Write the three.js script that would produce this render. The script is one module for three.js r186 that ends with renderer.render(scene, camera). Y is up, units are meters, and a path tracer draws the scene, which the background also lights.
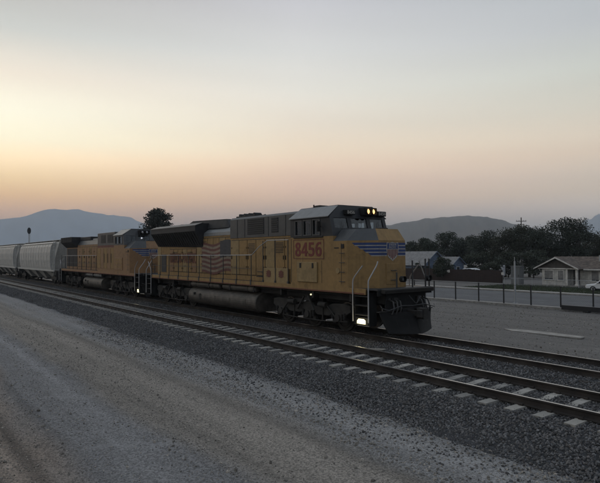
import * as THREE from 'three';
import { mergeGeometries } from 'three/addons/utils/BufferGeometryUtils.js';
import { RoundedBoxGeometry } from 'three/addons/geometries/RoundedBoxGeometry.js';
import { FontLoader } from 'three/addons/loaders/FontLoader.js';
import { TextGeometry } from 'three/addons/geometries/TextGeometry.js';
import { Brush, Evaluator, SUBTRACTION } from 'three-bvh-csg';

// ---------------------------------------------------------------- camera, sky, sun, exposure
// Frame: t runs along the tracks away to the left, d runs across them away from the camera; world = (-t, y, -d); y = 0 is the rail top.
const scene = new THREE.Scene();
const EYE = 2.98, TH = 0.6482;
const camera = new THREE.PerspectiveCamera(47.7, 1024 / 824, 0.1, 30000);
camera.position.set(0, EYE, 0);
camera.lookAt(-Math.cos(TH), EYE + Math.tan(1.31 * Math.PI / 180), -Math.sin(TH));
camera.rotateZ(-0.006);

const renderer = new THREE.WebGLRenderer({ antialias: true });
renderer.setSize(1024, 824);
renderer.toneMapping = THREE.LinearToneMapping;
renderer.toneMappingExposure = 1.4;
renderer.shadowMap.enabled = true;
renderer.shadowMap.type = THREE.PCFSoftShadowMap;

const s2l = (c) => { c /= 255; return c <= 0.04045 ? c / 12.92 : ((c + 0.055) / 1.055) ** 2.4; };
const SUN_AZ = 34 * Math.PI / 180;                       // the set sun's bearing, left of the view's middle
const fwdAz = Math.atan2(-Math.sin(TH), -Math.cos(TH));  // in the xz plane
const sunAz = fwdAz - SUN_AZ;
{
  // dusk sky: for four bearings away from the sun, colour by elevation (degrees)
  const EL = [0, 4, 5.6, 7.2, 9.3, 10.8, 13.3, 16.7, 20.5, 25, 40, 60, 90];
  const cols = [
    [6, [[282, 219, 166], [282, 219, 166], [283, 225, 153], [288, 246, 180], [297, 265, 214], [280, 268, 231], [268, 261, 234], [243, 231, 212], [199, 200, 194], [175, 172, 168], [182, 190, 198], [172, 182, 196], [165, 178, 196]]],
    [34, [[224, 191, 167], [224, 191, 167], [252, 210, 175], [255, 214, 184], [257, 225, 194], [252, 230, 200], [238, 225, 205], [227, 223, 212], [208, 208, 205], [188, 188, 192], [182, 190, 198], [172, 182, 196], [165, 178, 196]]],
    [62, [[253, 233, 215], [253, 233, 215], [240, 217, 190], [229, 209, 186], [234, 212, 186], [230, 214, 191], [212, 206, 190], [198, 200, 191], [181, 184, 186], [168, 173, 177], [182, 190, 198], [172, 182, 196], [165, 178, 196]]],
    [112, [[158, 160, 164], [158, 160, 164], [164, 164, 166], [168, 168, 169], [172, 172, 172], [174, 175, 175], [175, 177, 178], [174, 178, 180], [173, 178, 182], [172, 178, 184], [172, 180, 191], [168, 179, 194], [165, 178, 196]]],
    [180, [[104, 112, 126], [104, 112, 126], [108, 115, 129], [112, 119, 132], [116, 122, 135], [119, 125, 138], [123, 130, 142], [128, 135, 147], [116, 125, 139], [118, 129, 144], [126, 139, 156], [142, 156, 175], [165, 178, 196]]],
  ].map(([a, c]) => [a, c.map((k) => k.map(s2l))]);
  const at = (list, e) => {
    let i = 0; while (i < EL.length - 2 && e > EL[i + 1]) i++;
    let f = Math.min(1, Math.max(0, (e - EL[i]) / (EL[i + 1] - EL[i])));
    return [0, 1, 2].map((k) => list[i][k] * (1 - f) + list[i + 1][k] * f);
  };
  const W = 1024, H = 512, data = new Float32Array(W * H * 4);
  for (let r = 0; r < H; r++) {
    const el = ((r + 0.5) / H - 0.5) * 180;
    for (let c = 0; c < W; c++) {
      const az = ((c + 0.5) / W - 0.5) * 2 * Math.PI;
      let a = Math.abs(((az - sunAz) * 180 / Math.PI + 540) % 360 - 180);
      let i = 0; while (i < cols.length - 2 && a > cols[i + 1][0]) i++;
      let f = Math.min(1, Math.max(0, (a - cols[i][0]) / (cols[i + 1][0] - cols[i][0])));
      const e = Math.max(0, el), A = at(cols[i][1], e), B = at(cols[i + 1][1], e);
      const o = (r * W + c) * 4;
      // faint streaks of high cloud
      const st = 1 + 0.012 * Math.sin(el * 1.7 + Math.sin(az * 5) * 1.3) * Math.sin(az * 7 + el * 0.4);
      for (let k = 0; k < 3; k++) data[o + k] = (A[k] * (1 - f) + B[k] * f) * st;
      data[o + 3] = 1;
    }
  }
  const t = new THREE.DataTexture(data, W, H, THREE.RGBAFormat, THREE.FloatType);
  t.mapping = THREE.EquirectangularReflectionMapping; t.magFilter = t.minFilter = THREE.LinearFilter; t.wrapS = THREE.RepeatWrapping; t.needsUpdate = true;
  scene.background = t; scene.environment = t;
}
const sun = new THREE.DirectionalLight(new THREE.Color(1, 0.78, 0.55), 0.12);
sun.position.set(Math.cos(sunAz) * 200, 200 * Math.tan(9 * Math.PI / 180), Math.sin(sunAz) * 200);
sun.castShadow = true; sun.shadow.radius = 24; sun.shadow.mapSize.set(2048, 2048);
Object.assign(sun.shadow.camera, { left: -120, right: 120, top: 60, bottom: -60, near: 1, far: 500 });
scene.add(sun, sun.target);
scene.fog = new THREE.FogExp2(new THREE.Color(0.86, 0.93, 1.0), 2.2e-4);

// ---------------------------------------------------------------- helpers
let seed = 12345;
const rnd = () => { seed = (seed + 0x6D2B79F5) | 0; let t = Math.imul(seed ^ (seed >>> 15), 1 | seed); t = (t + Math.imul(t ^ (t >>> 7), 61 | t)) ^ t; return ((t ^ (t >>> 14)) >>> 0) / 4294967296; };
const rr = (a, b) => a + (b - a) * rnd();
const hash = (x, y) => { let h = Math.imul(x | 0, 374761393) + Math.imul(y | 0, 668265263); h = Math.imul(h ^ (h >>> 13), 1274126177); return ((h ^ (h >>> 16)) >>> 0) / 4294967296; };
const sm = (t) => t * t * (3 - 2 * t);
function vnoise(x, y, p = 0) {                          // value noise, periodic when p > 0
  const ix = Math.floor(x), iy = Math.floor(y), fx = sm(x - ix), fy = sm(y - iy);
  const w = (v) => p ? ((v % p) + p) % p : v;
  const a = hash(w(ix), w(iy)), b = hash(w(ix + 1), w(iy)), c = hash(w(ix), w(iy + 1)), d = hash(w(ix + 1), w(iy + 1));
  return a + (b - a) * fx + (c - a) * fy + (a - b - c + d) * fx * fy;
}
function fbm(x, y, oct = 4, p = 0) { let s = 0, a = 0.5, n = 0; for (let i = 0; i < oct; i++) { s += a * vnoise(x, y, p); n += a; x *= 2; y *= 2; p *= 2; a *= 0.5; x += 17.3 * (p ? 0 : 1); } return s / n; }
const clamp = (v, a = 0, b = 1) => Math.min(b, Math.max(a, v));
const smooth = (a, b, x) => sm(clamp((x - a) / (b - a)));
const lerp = (a, b, f) => a + (b - a) * f;

function tex(n, fn, srgb, tile) {                        // fn(u, v) -> [r,g,b] 0..1 ; tile metres
  const d = new Uint8Array(n * n * 4);
  for (let j = 0; j < n; j++) for (let i = 0; i < n; i++) { const c = fn(i / n, j / n), o = (j * n + i) * 4; d[o] = clamp(c[0]) * 255; d[o + 1] = clamp(c[1]) * 255; d[o + 2] = clamp(c[2]) * 255; d[o + 3] = 255; }
  const t = new THREE.DataTexture(d, n, n); t.wrapS = t.wrapT = THREE.RepeatWrapping; t.magFilter = THREE.LinearFilter; t.minFilter = THREE.LinearMipmapLinearFilter; t.generateMipmaps = true;
  if (srgb) t.colorSpace = THREE.SRGBColorSpace; t.repeat.set(1 / tile, 1 / tile); t.needsUpdate = true; return t;
}
const grey = (v) => [v, v, v];
// weathered paint: vertical run-off streaks, speckle and rubbed patches
const T_paint = tex(1024, (u, v) => {
  const run = vnoise(u * 96, v * 6, 96), run2 = vnoise(u * 30, v * 4 + 9, 30), blot = fbm(u * 6, v * 6, 5, 6), spk = vnoise(u * 400, v * 400, 400), grit = fbm(u * 40, v * 40, 3, 40), worn = smooth(0.62, 0.72, fbm(u * 14, v * 14, 5, 14));
  const k = 0.74 + 0.11 * blot + 0.13 * (run - 0.5) * smooth(0.4, 0.8, run2) + 0.06 * (spk - 0.5) + 0.10 * (grit - 0.5) - 0.06 * worn;
  return [k, k * 0.985, k * 0.955];
}, true, 4);
const T_grime = tex(512, (u, v) => { const b = fbm(u * 8, v * 8, 5, 8), s = vnoise(u * 128, v * 128, 128); const k = 0.55 + 0.6 * b * (0.8 + 0.4 * s); return [k, k * 0.97, k * 0.93]; }, true, 2);
const cell = (u, v, n) => { // worley-ish: nearest, second
  const x = u * n, y = v * n, ix = Math.floor(x), iy = Math.floor(y); let a = 9, b = 9, id = 0;
  for (let j = -1; j < 2; j++) for (let i = -1; i < 2; i++) { const cx = ((ix + i) % n + n) % n, cy = ((iy + j) % n + n) % n, h = hash(cx, cy + 7), g = hash(cx + 91, cy); const dx = ix + i + h - x, dy = iy + j + g - y, d = dx * dx + dy * dy; if (d < a) { b = a; a = d; id = hash(cx + 5, cy + 33); } else if (d < b) b = d; }
  return [Math.sqrt(a), Math.sqrt(b), id];
};
const gravelFn = (n1, n2, dust) => {
  const N = 1024, H = new Float32Array(N * N), C = new Float32Array(N * N);
  for (let j = 0; j < N; j++) for (let i = 0; i < N; i++) {
    const u = i / N, v = j / N, [a, b, id] = cell(u, v, n1), [a2, b2, id2] = cell(u, v, n2), d = fbm(u * 8, v * 8, 4, 8);
    const st = smooth(0.02, 0.3, b - a), st2 = smooth(0.02, 0.3, b2 - a2), cover = smooth(0.35, 0.65, d + dust);
    H[j * N + i] = (st * (0.5 + 0.5 * id) * 0.65 + st2 * 0.35) * (1 - 0.7 * cover);
    C[j * N + i] = lerp(0.5 + 0.55 * (id - 0.5) + 0.3 * (id2 - 0.5), 0.55 + 0.12 * (vnoise(u * 256, v * 256, 256) - 0.5), cover * 0.8);
  }
  return [H, C, N];
};
function gravelTex(n1, n2, dust, tile, flatK = 0.45) {
  const [H, C, N] = gravelFn(n1, n2, dust);
  const pick = (A, u, v) => A[Math.round(v * N) * N + Math.round(u * N)];
  return [tex(N, (u, v) => { const k = flatK + (1.24 - flatK) * 0.95 * pick(C, u, v); return [k, k, k]; }, true, tile), tex(N, (u, v) => grey(pick(H, u, v)), false, tile)];
}
const [T_gravel, T_gravelB] = gravelTex(150, 340, -0.26, 4.3, 0.5);
const [T_bal, T_balB] = gravelTex(64, 150, -0.4, 3.1);
const T_conc = tex(512, (u, v) => { const k = 0.68 + 0.3 * fbm(u * 10, v * 10, 5, 10) + 0.1 * (vnoise(u * 200, v * 200, 200) - 0.5); return [k, k * 0.985, k * 0.96]; }, true, 2.2);
const T_asph = tex(512, (u, v) => grey(0.62 + 0.25 * fbm(u * 6, v * 6, 5, 6) + 0.18 * (vnoise(u * 256, v * 256, 256) - 0.5)), true, 6);
const T_wood = tex(512, (u, v) => { const k = 0.5 + 0.45 * fbm(u * 6 + 0.6 * vnoise(u * 4, v * 4, 4), v * 90, 4, 0) + 0.1 * (vnoise(u * 8, v * 128, 0) - 0.5); return [k, k * 0.95, k * 0.9]; }, true, 2);

const M = {};
const mat = (k, rgb, o = {}) => (M[k] = new THREE.MeshStandardMaterial({ color: new THREE.Color().setRGB(...rgb), roughness: 0.7, metalness: 0, side: THREE.DoubleSide, ...o }));
mat('yellow', [0.42, 0.262, 0.10], { map: T_paint, roughness: 0.75 });
mat('yellowPale', [0.44, 0.31, 0.145], { map: T_paint, roughness: 0.75 });
mat('tan', [0.36, 0.20, 0.085], { map: T_paint, roughness: 0.6 });
mat('greyPaint', [0.085, 0.09, 0.097], { map: T_paint, roughness: 0.5 });
mat('greyLight', [0.20, 0.213, 0.226], { map: T_paint, roughness: 0.45 });
mat('greyDark', [0.032, 0.035, 0.041], { map: T_paint, roughness: 0.6 });
mat('black', [0.011, 0.011, 0.0115], { map: T_grime, roughness: 0.92 });
mat('underframe', [0.022, 0.021, 0.02], { map: T_grime, roughness: 0.75 });
mat('truck', [0.03, 0.028, 0.026], { map: T_grime, roughness: 0.8 });
mat('tank', [0.085, 0.078, 0.07], { map: T_grime, roughness: 0.6 });
mat('steel', [0.32, 0.31, 0.30], { metalness: 0.8, roughness: 0.35, map: T_grime });
mat('railSide', [0.036, 0.029, 0.025], { map: T_grime, roughness: 0.85 });
mat('railHead', [0.46, 0.45, 0.44], { metalness: 0.9, roughness: 0.33 });
mat('pipePale', [0.33, 0.32, 0.31], { roughness: 0.5 });
mat('pipeDark', [0.03, 0.03, 0.03], { roughness: 0.5 });
mat('red', [0.22, 0.028, 0.024], { roughness: 0.6, map: T_paint });
mat('redDull', [0.22, 0.075, 0.05], { roughness: 0.7, map: T_paint });
mat('white', [0.55, 0.53, 0.50], { roughness: 0.6, map: T_paint });
mat('blue', [0.02, 0.06, 0.24], { roughness: 0.5, map: T_paint });
mat('flagRed', [0.19, 0.07, 0.055], { roughness: 0.7, map: T_paint });
mat('flagWhite', [0.34, 0.27, 0.20], { roughness: 0.7, map: T_paint });
mat('flagBlue', [0.075, 0.075, 0.085], { roughness: 0.7, map: T_paint });
mat('hopper', [0.66, 0.66, 0.65], { map: T_paint, roughness: 0.55 });
mat('louver', [0.010, 0.011, 0.013], { roughness: 0.6 });
mat('soot', [0.02, 0.02, 0.022], { map: T_grime, roughness: 0.7 });
mat('concrete', [0.42, 0.41, 0.385], { map: T_conc, roughness: 0.9, bumpMap: T_conc, bumpScale: 0.004 });
mat('tieWood', [0.06, 0.05, 0.042], { map: T_wood, roughness: 0.95 });
mat('asphalt', [0.145, 0.15, 0.158], { map: T_asph, roughness: 0.9 });
mat('kerb', [0.36, 0.35, 0.335], { map: T_conc, roughness: 0.9 });
mat('slab', [0.40, 0.385, 0.36], { map: T_conc, roughness: 0.9 });
mat('fenceBlack', [0.012, 0.012, 0.013], { roughness: 0.45 });
mat('galv', [0.36, 0.37, 0.38], { metalness: 0.5, roughness: 0.5 });
mat('cabinetGrey', [0.16, 0.175, 0.19], { roughness: 0.6, map: T_paint });
mat('brownWood', [0.045, 0.027, 0.024], { map: T_wood, roughness: 0.9 });
mat('blueWall', [0.15, 0.205, 0.31], { map: T_conc, roughness: 0.85 });
mat('roofPale', [0.28, 0.28, 0.285], { map: T_conc, roughness: 0.9 });
mat('roofBrown', [0.13, 0.105, 0.09], { map: T_grime, roughness: 0.95 });
mat('stucco', [0.62, 0.62, 0.60], { map: T_conc, roughness: 0.95 });
mat('stuccoDark', [0.11, 0.10, 0.095], { map: T_conc, roughness: 0.95 });
mat('trim', [0.78, 0.77, 0.75], { roughness: 0.6, map: T_conc });
mat('bark', [0.06, 0.048, 0.038], { map: T_wood, roughness: 0.95 });
mat('carWhite', [0.62, 0.62, 0.62], { roughness: 0.25 });
mat('tyre', [0.012, 0.012, 0.012], { roughness: 0.9 });
mat('reflector', [0.55, 0.56, 0.58], { metalness: 0.7, roughness: 0.15 });
mat('lensRed', [0.25, 0.01, 0.01], { roughness: 0.2 });
M.leaf = new THREE.MeshPhysicalMaterial({ color: 0xffffff, vertexColors: true, roughness: 0.85, side: THREE.DoubleSide, transmission: 0.15, thickness: 0 });
M.glassDark = new THREE.MeshPhysicalMaterial({ color: new THREE.Color().setRGB(0.7, 0.74, 0.76), roughness: 0.06, transmission: 1, thickness: 0, ior: 1.5, side: THREE.DoubleSide });
M.glassHouse = new THREE.MeshPhysicalMaterial({ color: new THREE.Color().setRGB(0.03, 0.034, 0.04), roughness: 0.08, side: THREE.DoubleSide });
const glow = (k, rgb, e) => (M[k] = new THREE.MeshStandardMaterial({ color: new THREE.Color().setRGB(...rgb), emissive: new THREE.Color().setRGB(...rgb), emissiveIntensity: e, roughness: 0.3 }));
glow('lampWarm', [1, 0.58, 0.24], 1.3);
glow('glowWhite', [1, 0.92, 0.58], 0.8);  // truck lamp, and the glow painted for the lit step patches
glow('glintDim', [0.9, 0.93, 1], 0.3);  // added glow for the glints in the cab windshields

function prep(g) {
  g = g.index ? g.toNonIndexed() : g;
  for (const k of Object.keys(g.attributes)) if (k !== 'position' && k !== 'normal') g.deleteAttribute(k);
  if (!g.attributes.normal) g.computeVertexNormals();
  g.morphAttributes = {}; return g;
}
function boxUV(g) {                                       // metric box-projected uv
  const p = g.attributes.position, n = g.attributes.normal, uv = new Float32Array(p.count * 2);
  const a = new THREE.Vector3(), b = new THREE.Vector3(), c = new THREE.Vector3();
  for (let i = 0; i < p.count; i += 3) {
    a.fromBufferAttribute(p, i); b.fromBufferAttribute(p, i + 1).sub(a); c.fromBufferAttribute(p, i + 2).sub(a); b.cross(c);
    const x = Math.abs(b.x), y = Math.abs(b.y), z = Math.abs(b.z);
    for (let k = i; k < i + 3; k++) {
      const X = p.getX(k), Y = p.getY(k), Z = p.getZ(k);
      if (y >= x && y >= z) { uv[k * 2] = X; uv[k * 2 + 1] = Z; } else if (x >= z) { uv[k * 2] = Z + 0.37; uv[k * 2 + 1] = Y; } else { uv[k * 2] = X; uv[k * 2 + 1] = Y; }
    }
  }
  g.setAttribute('uv', new THREE.BufferAttribute(uv, 2)); return g;
}
const geo = (list) => boxUV(list.length === 1 ? prep(list[0]) : mergeGeometries(list.map(prep)));
function part(name, list, m, parent = scene) {
  const o = new THREE.Mesh(list.isBufferGeometry ? list : geo(Array.isArray(list) ? list : [list]), m);
  o.name = name; o.castShadow = o.receiveShadow = true; parent.add(o); return o;
}
const used = {};
const numbered = (n) => { const k = used[n] = (used[n] ?? -1) + 1; return k ? n + '_' + String(k).padStart(3, '0') : n; };
function tag(o, label, category, group, kind) { o.userData.label = label; if (category) o.userData.category = category; if (group) o.userData.group = group; if (kind) o.userData.kind = kind; return o; }
function thing(name, label, category, pos = [0, 0, 0], ry = 0, group) { const o = new THREE.Group(); o.name = numbered(name); o.position.set(...pos); o.rotation.y = ry; scene.add(o); return tag(o, label, category, group); }
function structure(name, list, m, label) { const o = part(numbered(name), list, m); o.userData.kind = 'structure'; if (label) o.userData.label = label; return o; }
const box = (x0, x1, y0, y1, z0, z1, r = 0) => {
  const w = Math.abs(x1 - x0), h = Math.abs(y1 - y0), d = Math.abs(z1 - z0), rad = Math.min(r, w / 2.1, h / 2.1, d / 2.1);
  const g = rad > 0 ? new RoundedBoxGeometry(w, h, d, 1, rad) : new THREE.BoxGeometry(w, h, d);
  return g.translate((x0 + x1) / 2, (y0 + y1) / 2, (z0 + z1) / 2);
};
const V = (x, y, z) => new THREE.Vector3(x, y, z);
function bar(a, b, r, seg = 8, r2 = r) {                  // round bar between two points
  const A = V(...a), B = V(...b), L = A.distanceTo(B), g = new THREE.CylinderGeometry(r2, r, L, seg);
  g.applyQuaternion(new THREE.Quaternion().setFromUnitVectors(V(0, 1, 0), B.clone().sub(A).normalize()));
  return g.translate((A.x + B.x) / 2, (A.y + B.y) / 2, (A.z + B.z) / 2);
}
const pipe = (pts, r, seg = 6) => new THREE.TubeGeometry(new THREE.CatmullRomCurve3(pts.map((p) => V(...p)), false, 'catmullrom', 0.12), pts.length * 4, r, seg);
function cylX(x0, x1, y, z, r, seg = 20) { return new THREE.CylinderGeometry(r, r, Math.abs(x1 - x0), seg).rotateZ(Math.PI / 2).translate((x0 + x1) / 2, y, z); }
function cylZ(x, y, z0, z1, r, seg = 24) { return new THREE.CylinderGeometry(r, r, Math.abs(z1 - z0), seg).rotateX(Math.PI / 2).translate(x, y, (z0 + z1) / 2); }
function extr(pts, z0, z1, bevel = 0, hole) {             // polygon in xy, extruded in z
  const s = new THREE.Shape(pts.map(([x, y]) => new THREE.Vector2(x, y)));
  if (hole) for (const h of hole) s.holes.push(new THREE.Path(h.map(([x, y]) => new THREE.Vector2(x, y))));
  return new THREE.ExtrudeGeometry(s, { depth: Math.abs(z1 - z0) - 2 * bevel, bevelEnabled: bevel > 0, bevelSize: bevel, bevelThickness: bevel, bevelSegments: 1, bevelOffset: -bevel, curveSegments: 6 }).translate(0, 0, Math.min(z0, z1) + bevel);
}
function loft(rings) {                                    // closed convex rings, capped, flat shaded
  const P = [], tri = (a, b, c) => P.push(...a, ...b, ...c), n = rings[0].length;
  for (let i = 0; i + 1 < rings.length; i++) for (let k = 0; k < n; k++) { const a = rings[i][k], b = rings[i][(k + 1) % n], c = rings[i + 1][(k + 1) % n], d = rings[i + 1][k]; tri(a, b, c); tri(a, c, d); }
  const cap = (r, flip) => { for (let k = 1; k + 1 < n; k++) flip ? tri(r[0], r[k + 1], r[k]) : tri(r[0], r[k], r[k + 1]); };
  cap(rings[0], true); cap(rings[rings.length - 1], false);
  const g = new THREE.BufferGeometry(); g.setAttribute('position', new THREE.Float32BufferAttribute(P, 3));
  // make faces point outward
  let vol = 0; for (let i = 0; i < P.length; i += 9) vol += P[i] * (P[i + 4] * P[i + 8] - P[i + 5] * P[i + 7]) - P[i + 1] * (P[i + 3] * P[i + 8] - P[i + 5] * P[i + 6]) + P[i + 2] * (P[i + 3] * P[i + 7] - P[i + 4] * P[i + 6]);
  if (vol < 0) for (let i = 0; i < P.length; i += 9) for (let k = 0; k < 3; k++) { const q = P[i + 3 + k]; P[i + 3 + k] = P[i + 6 + k]; P[i + 6 + k] = q; }
  g.setAttribute('position', new THREE.Float32BufferAttribute(P, 3)); g.computeVertexNormals(); return g;
}
function rawGeo(P, colors, uvs, flat = true) {
  const g = new THREE.BufferGeometry(); g.setAttribute('position', new THREE.Float32BufferAttribute(P, 3));
  if (colors) g.setAttribute('color', new THREE.Float32BufferAttribute(colors, 3)); if (uvs) g.setAttribute('uv', new THREE.Float32BufferAttribute(uvs, 2));
  g.computeVertexNormals(); return g;
}
const font = await new FontLoader().loadAsync('fonts/droid/droid_sans_bold.typeface.json');
const text = (str, size, depth = 0.006) => new TextGeometry(str, { font, size, depth, curveSegments: 5, bevelEnabled: false });

// ---------------------------------------------------------------- the setting: ground
const D1 = 11.33, D2 = 14.97;                             // track centres
function groundY(t, d) {                                  // one height field for everything built on it
  let y;
  if (d < 16.9) y = -0.5; else y = lerp(-0.55, -1.36, smooth(17, 40, d) * 0.6 + 0.4 * clamp((d - 17) / 23));
  if (d > 40) y = -1.36 - 0.14 * smooth(56, 75, d);
  if (d < 9.2) {                                          // wheel ruts of the service road
    const w = 0.25 * Math.sin(t * 0.09) + 0.12 * Math.sin(t * 0.31);
    for (const c of [1.1, 2.0, 4.9, 6.4]) y -= 0.035 * Math.exp(-(((d - c - w) / 0.34) ** 2));
  }
  if (Math.abs(t) < 300 && Math.abs(d) < 120) y += 0.05 * (fbm(t * 0.35 + 50, d * 0.35 + 50, 3) - 0.5) + (d > 18 && d < 40 ? 0.14 * (fbm(t * 0.12 + 9, d * 0.2 + 4, 3) - 0.5) : 0);
  return y;
}
const bands = (t, d) => {                                 // what the ground is made of, across the service road
  const n = (fbm(t * 0.14 + 31, d * 0.8 + 11, 4) - 0.5) * 1.5, q = d + n;
  const brown = [0.30, 0.243, 0.195], grey_ = [0.245, 0.24, 0.237], tan = [0.30, 0.268, 0.228], pale = [0.285, 0.278, 0.268], dark = [0.17, 0.173, 0.185], yard = [0.175, 0.163, 0.148];
  const mix = (a, b, f) => a.map((v, i) => lerp(v, b[i], f));
  let c = brown;
  c = mix(c, grey_, smooth(2.2, 2.9, q)); c = mix(c, tan, smooth(4.1, 4.9, q)); c = mix(c, pale, smooth(6.4, 7.1, q)); c = mix(c, dark, smooth(8.0, 8.7, q));
  c = mix(c, yard, smooth(16.8, 18.2, q));
  const s = 0.60 + 0.62 * fbm(t * 0.045 + 3, d * 2.9 + 8, 4) + 0.20 * fbm(t * 1.6 + 3, d * 3.4 + 8, 3);
  let ruts = 1;
  if (d < 9) {                                            // tyre-packed strips: damp dark earth and pale dust rubbed along the road
    const w = 0.25 * Math.sin(t * 0.09) + 0.12 * Math.sin(t * 0.31), tr = (c, r) => Math.exp(-(((d - c - w) / r) ** 2)) * (0.5 + 0.9 * fbm(t * 0.25 + c * 9, c, 3));
    ruts = 1 - 0.5 * tr(1.15, 0.13) - 0.5 * tr(1.75, 0.13) + 0.2 * tr(1.45, 0.1) - 0.32 * tr(2.5, 0.13) + 0.16 * tr(3.6, 0.25) - 0.18 * tr(4.7, 0.22) + 0.16 * tr(5.5, 0.3) - 0.2 * tr(6.3, 0.2) + 0.14 * tr(7.2, 0.25);
  }
  return c.map((v) => v * s * ruts);
};
{
  const line = (parts) => { const o = []; for (const [a, b, st] of parts) for (let v = a; v < b - 1e-6; v += st) o.push(v); return o; };
  const ts = [-8500, -2500, -900, -300, -120, -60, -30, ...line([[-16, 0, 1.6], [0, 34, 0.3], [34, 80, 0.9], [80, 140, 4]]), 170, 260, 420, 900, 2200, 8500];
  const ds = [-8500, -2000, -600, -200, -80, -30, -12, ...line([[-6, 0, 0.8], [0, 9.4, 0.11], [9.4, 17, 0.9], [17, 30, 0.45], [30, 60, 0.8], [60, 110, 2]]), 120, 160, 300, 700, 1800, 8500];
  const P = [], C = [], U = [], I = [];
  for (const t of ts) for (const d of ds) { P.push(-t, groundY(t, d), -d); const c = bands(t, d); C.push(...c); U.push(-t, d); }
  const n = ds.length;
  for (let i = 0; i + 1 < ts.length; i++) for (let j = 0; j + 1 < n; j++) { const a = i * n + j, b = a + n; I.push(a, a + 1, b, a + 1, b + 1, b); }
  const g = rawGeo(P, C, U); g.setIndex(I); g.computeVertexNormals();
  const m = new THREE.MeshStandardMaterial({ color: 0xffffff, vertexColors: true, map: T_gravel, bumpMap: T_gravelB, bumpScale: 0.02, roughness: 0.95, side: THREE.DoubleSide });
  const o = part('ground', g, m); tag(o, 'grey gravel and brown dirt ground with wheel ruts', null, null, 'structure');
}
// ballast beds
const mBal = mat('ballast', [0.07, 0.072, 0.077], { map: T_bal, bumpMap: T_balB, bumpScale: 0.05, roughness: 0.95 });
function balY(d) {                                        // cross profile of the ballast
  const pts = [[8.35, -0.55], [9.35, -0.30], [9.85, -0.218], [12.6, -0.218], [13.2, -0.27], [13.5, -0.235], [13.9, -0.18], [16.2, -0.18], [16.5, -0.215], [17.1, -0.34], [18.1, -0.68]];
  for (let i = 0; i + 1 < pts.length; i++) if (d <= pts[i + 1][0]) return lerp(pts[i][1], pts[i + 1][1], clamp((d - pts[i][0]) / (pts[i + 1][0] - pts[i][0])));
  return -0.7;
}
const balH = (t, d) => balY(d) + (t < 130 && t > -60 ? 0.05 * (fbm(t * 1.6 + 5, d * 1.6, 3) - 0.5) : 0);
{
  const ts = [-600, -200, -60, -20]; for (let v = -8; v < 40; v += 0.4) ts.push(v); for (let v = 40; v < 130; v += 1.5) ts.push(v); ts.push(180, 300, 600);
  const ds = []; for (let v = 8.35; v < 18.15; v += 0.15) ds.push(v);
  const P = [], U = [], I = [], n = ds.length;
  for (const t of ts) for (const d of ds) { const e = d < 9.2 ? 0.35 * (fbm(t * 0.5, 3, 3) - 0.5) * (9.2 - d) / 0.8 : 0; P.push(-t, balH(t, d), -(d + e)); U.push(-t, d); }
  for (let i = 0; i + 1 < ts.length; i++) for (let j = 0; j + 1 < n; j++) { const a = i * n + j, b = a + n; I.push(a, a + 1, b, a + 1, b + 1, b); }
  const g = rawGeo(P, null, U); g.setIndex(I); g.computeVertexNormals();
  const o = part('ballast_bed', g, mBal); tag(o, 'dark crushed stone bed under both tracks', null, null, 'structure');
}
function stoneGeo(k) {
  const g = new THREE.IcosahedronGeometry(1, 0), p = g.attributes.position, mem = {};
  for (let i = 0; i < p.count; i++) { const key = [p.getX(i), p.getY(i), p.getZ(i)].map((v) => v.toFixed(2)).join(); const f = mem[key] ??= 0.7 + 0.5 * hash(Object.keys(mem).length + 3, k * 31); p.setXYZ(i, p.getX(i) * f * 1.15, p.getY(i) * f * 0.75, p.getZ(i) * f * 0.95); }
  g.computeVertexNormals(); return boxUV(prep(g));
}
function scatter(name, label, list, m, kinds = 3, tint = () => [1, 1, 1]) {   // list of [x,y,z,size]
  const root = new THREE.Group(); root.name = name; scene.add(root); tag(root, label, null, null, 'stuff');
  const q = new THREE.Quaternion(), e = new THREE.Euler(), c = new THREE.Color();
  for (let k = 0; k < kinds; k++) {
    const sub = list.filter((_, i) => i % kinds === k), im = new THREE.InstancedMesh(stoneGeo(k + 1), m, sub.length);
    im.name = 'stone'; im.userData.kind = 'stuff'; im.castShadow = im.receiveShadow = true;
    sub.forEach(([x, y, z, s], i) => { e.set(rr(0, 6.3), rr(0, 6.3), rr(0, 6.3)); q.setFromEuler(e); im.setMatrixAt(i, new THREE.Matrix4().compose(V(x, y, z), q, V(s, s, s))); const [r, g, b] = tint(); im.setColorAt(i, c.setRGB(r, g, b)); });
    root.add(im);
  }
}
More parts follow.
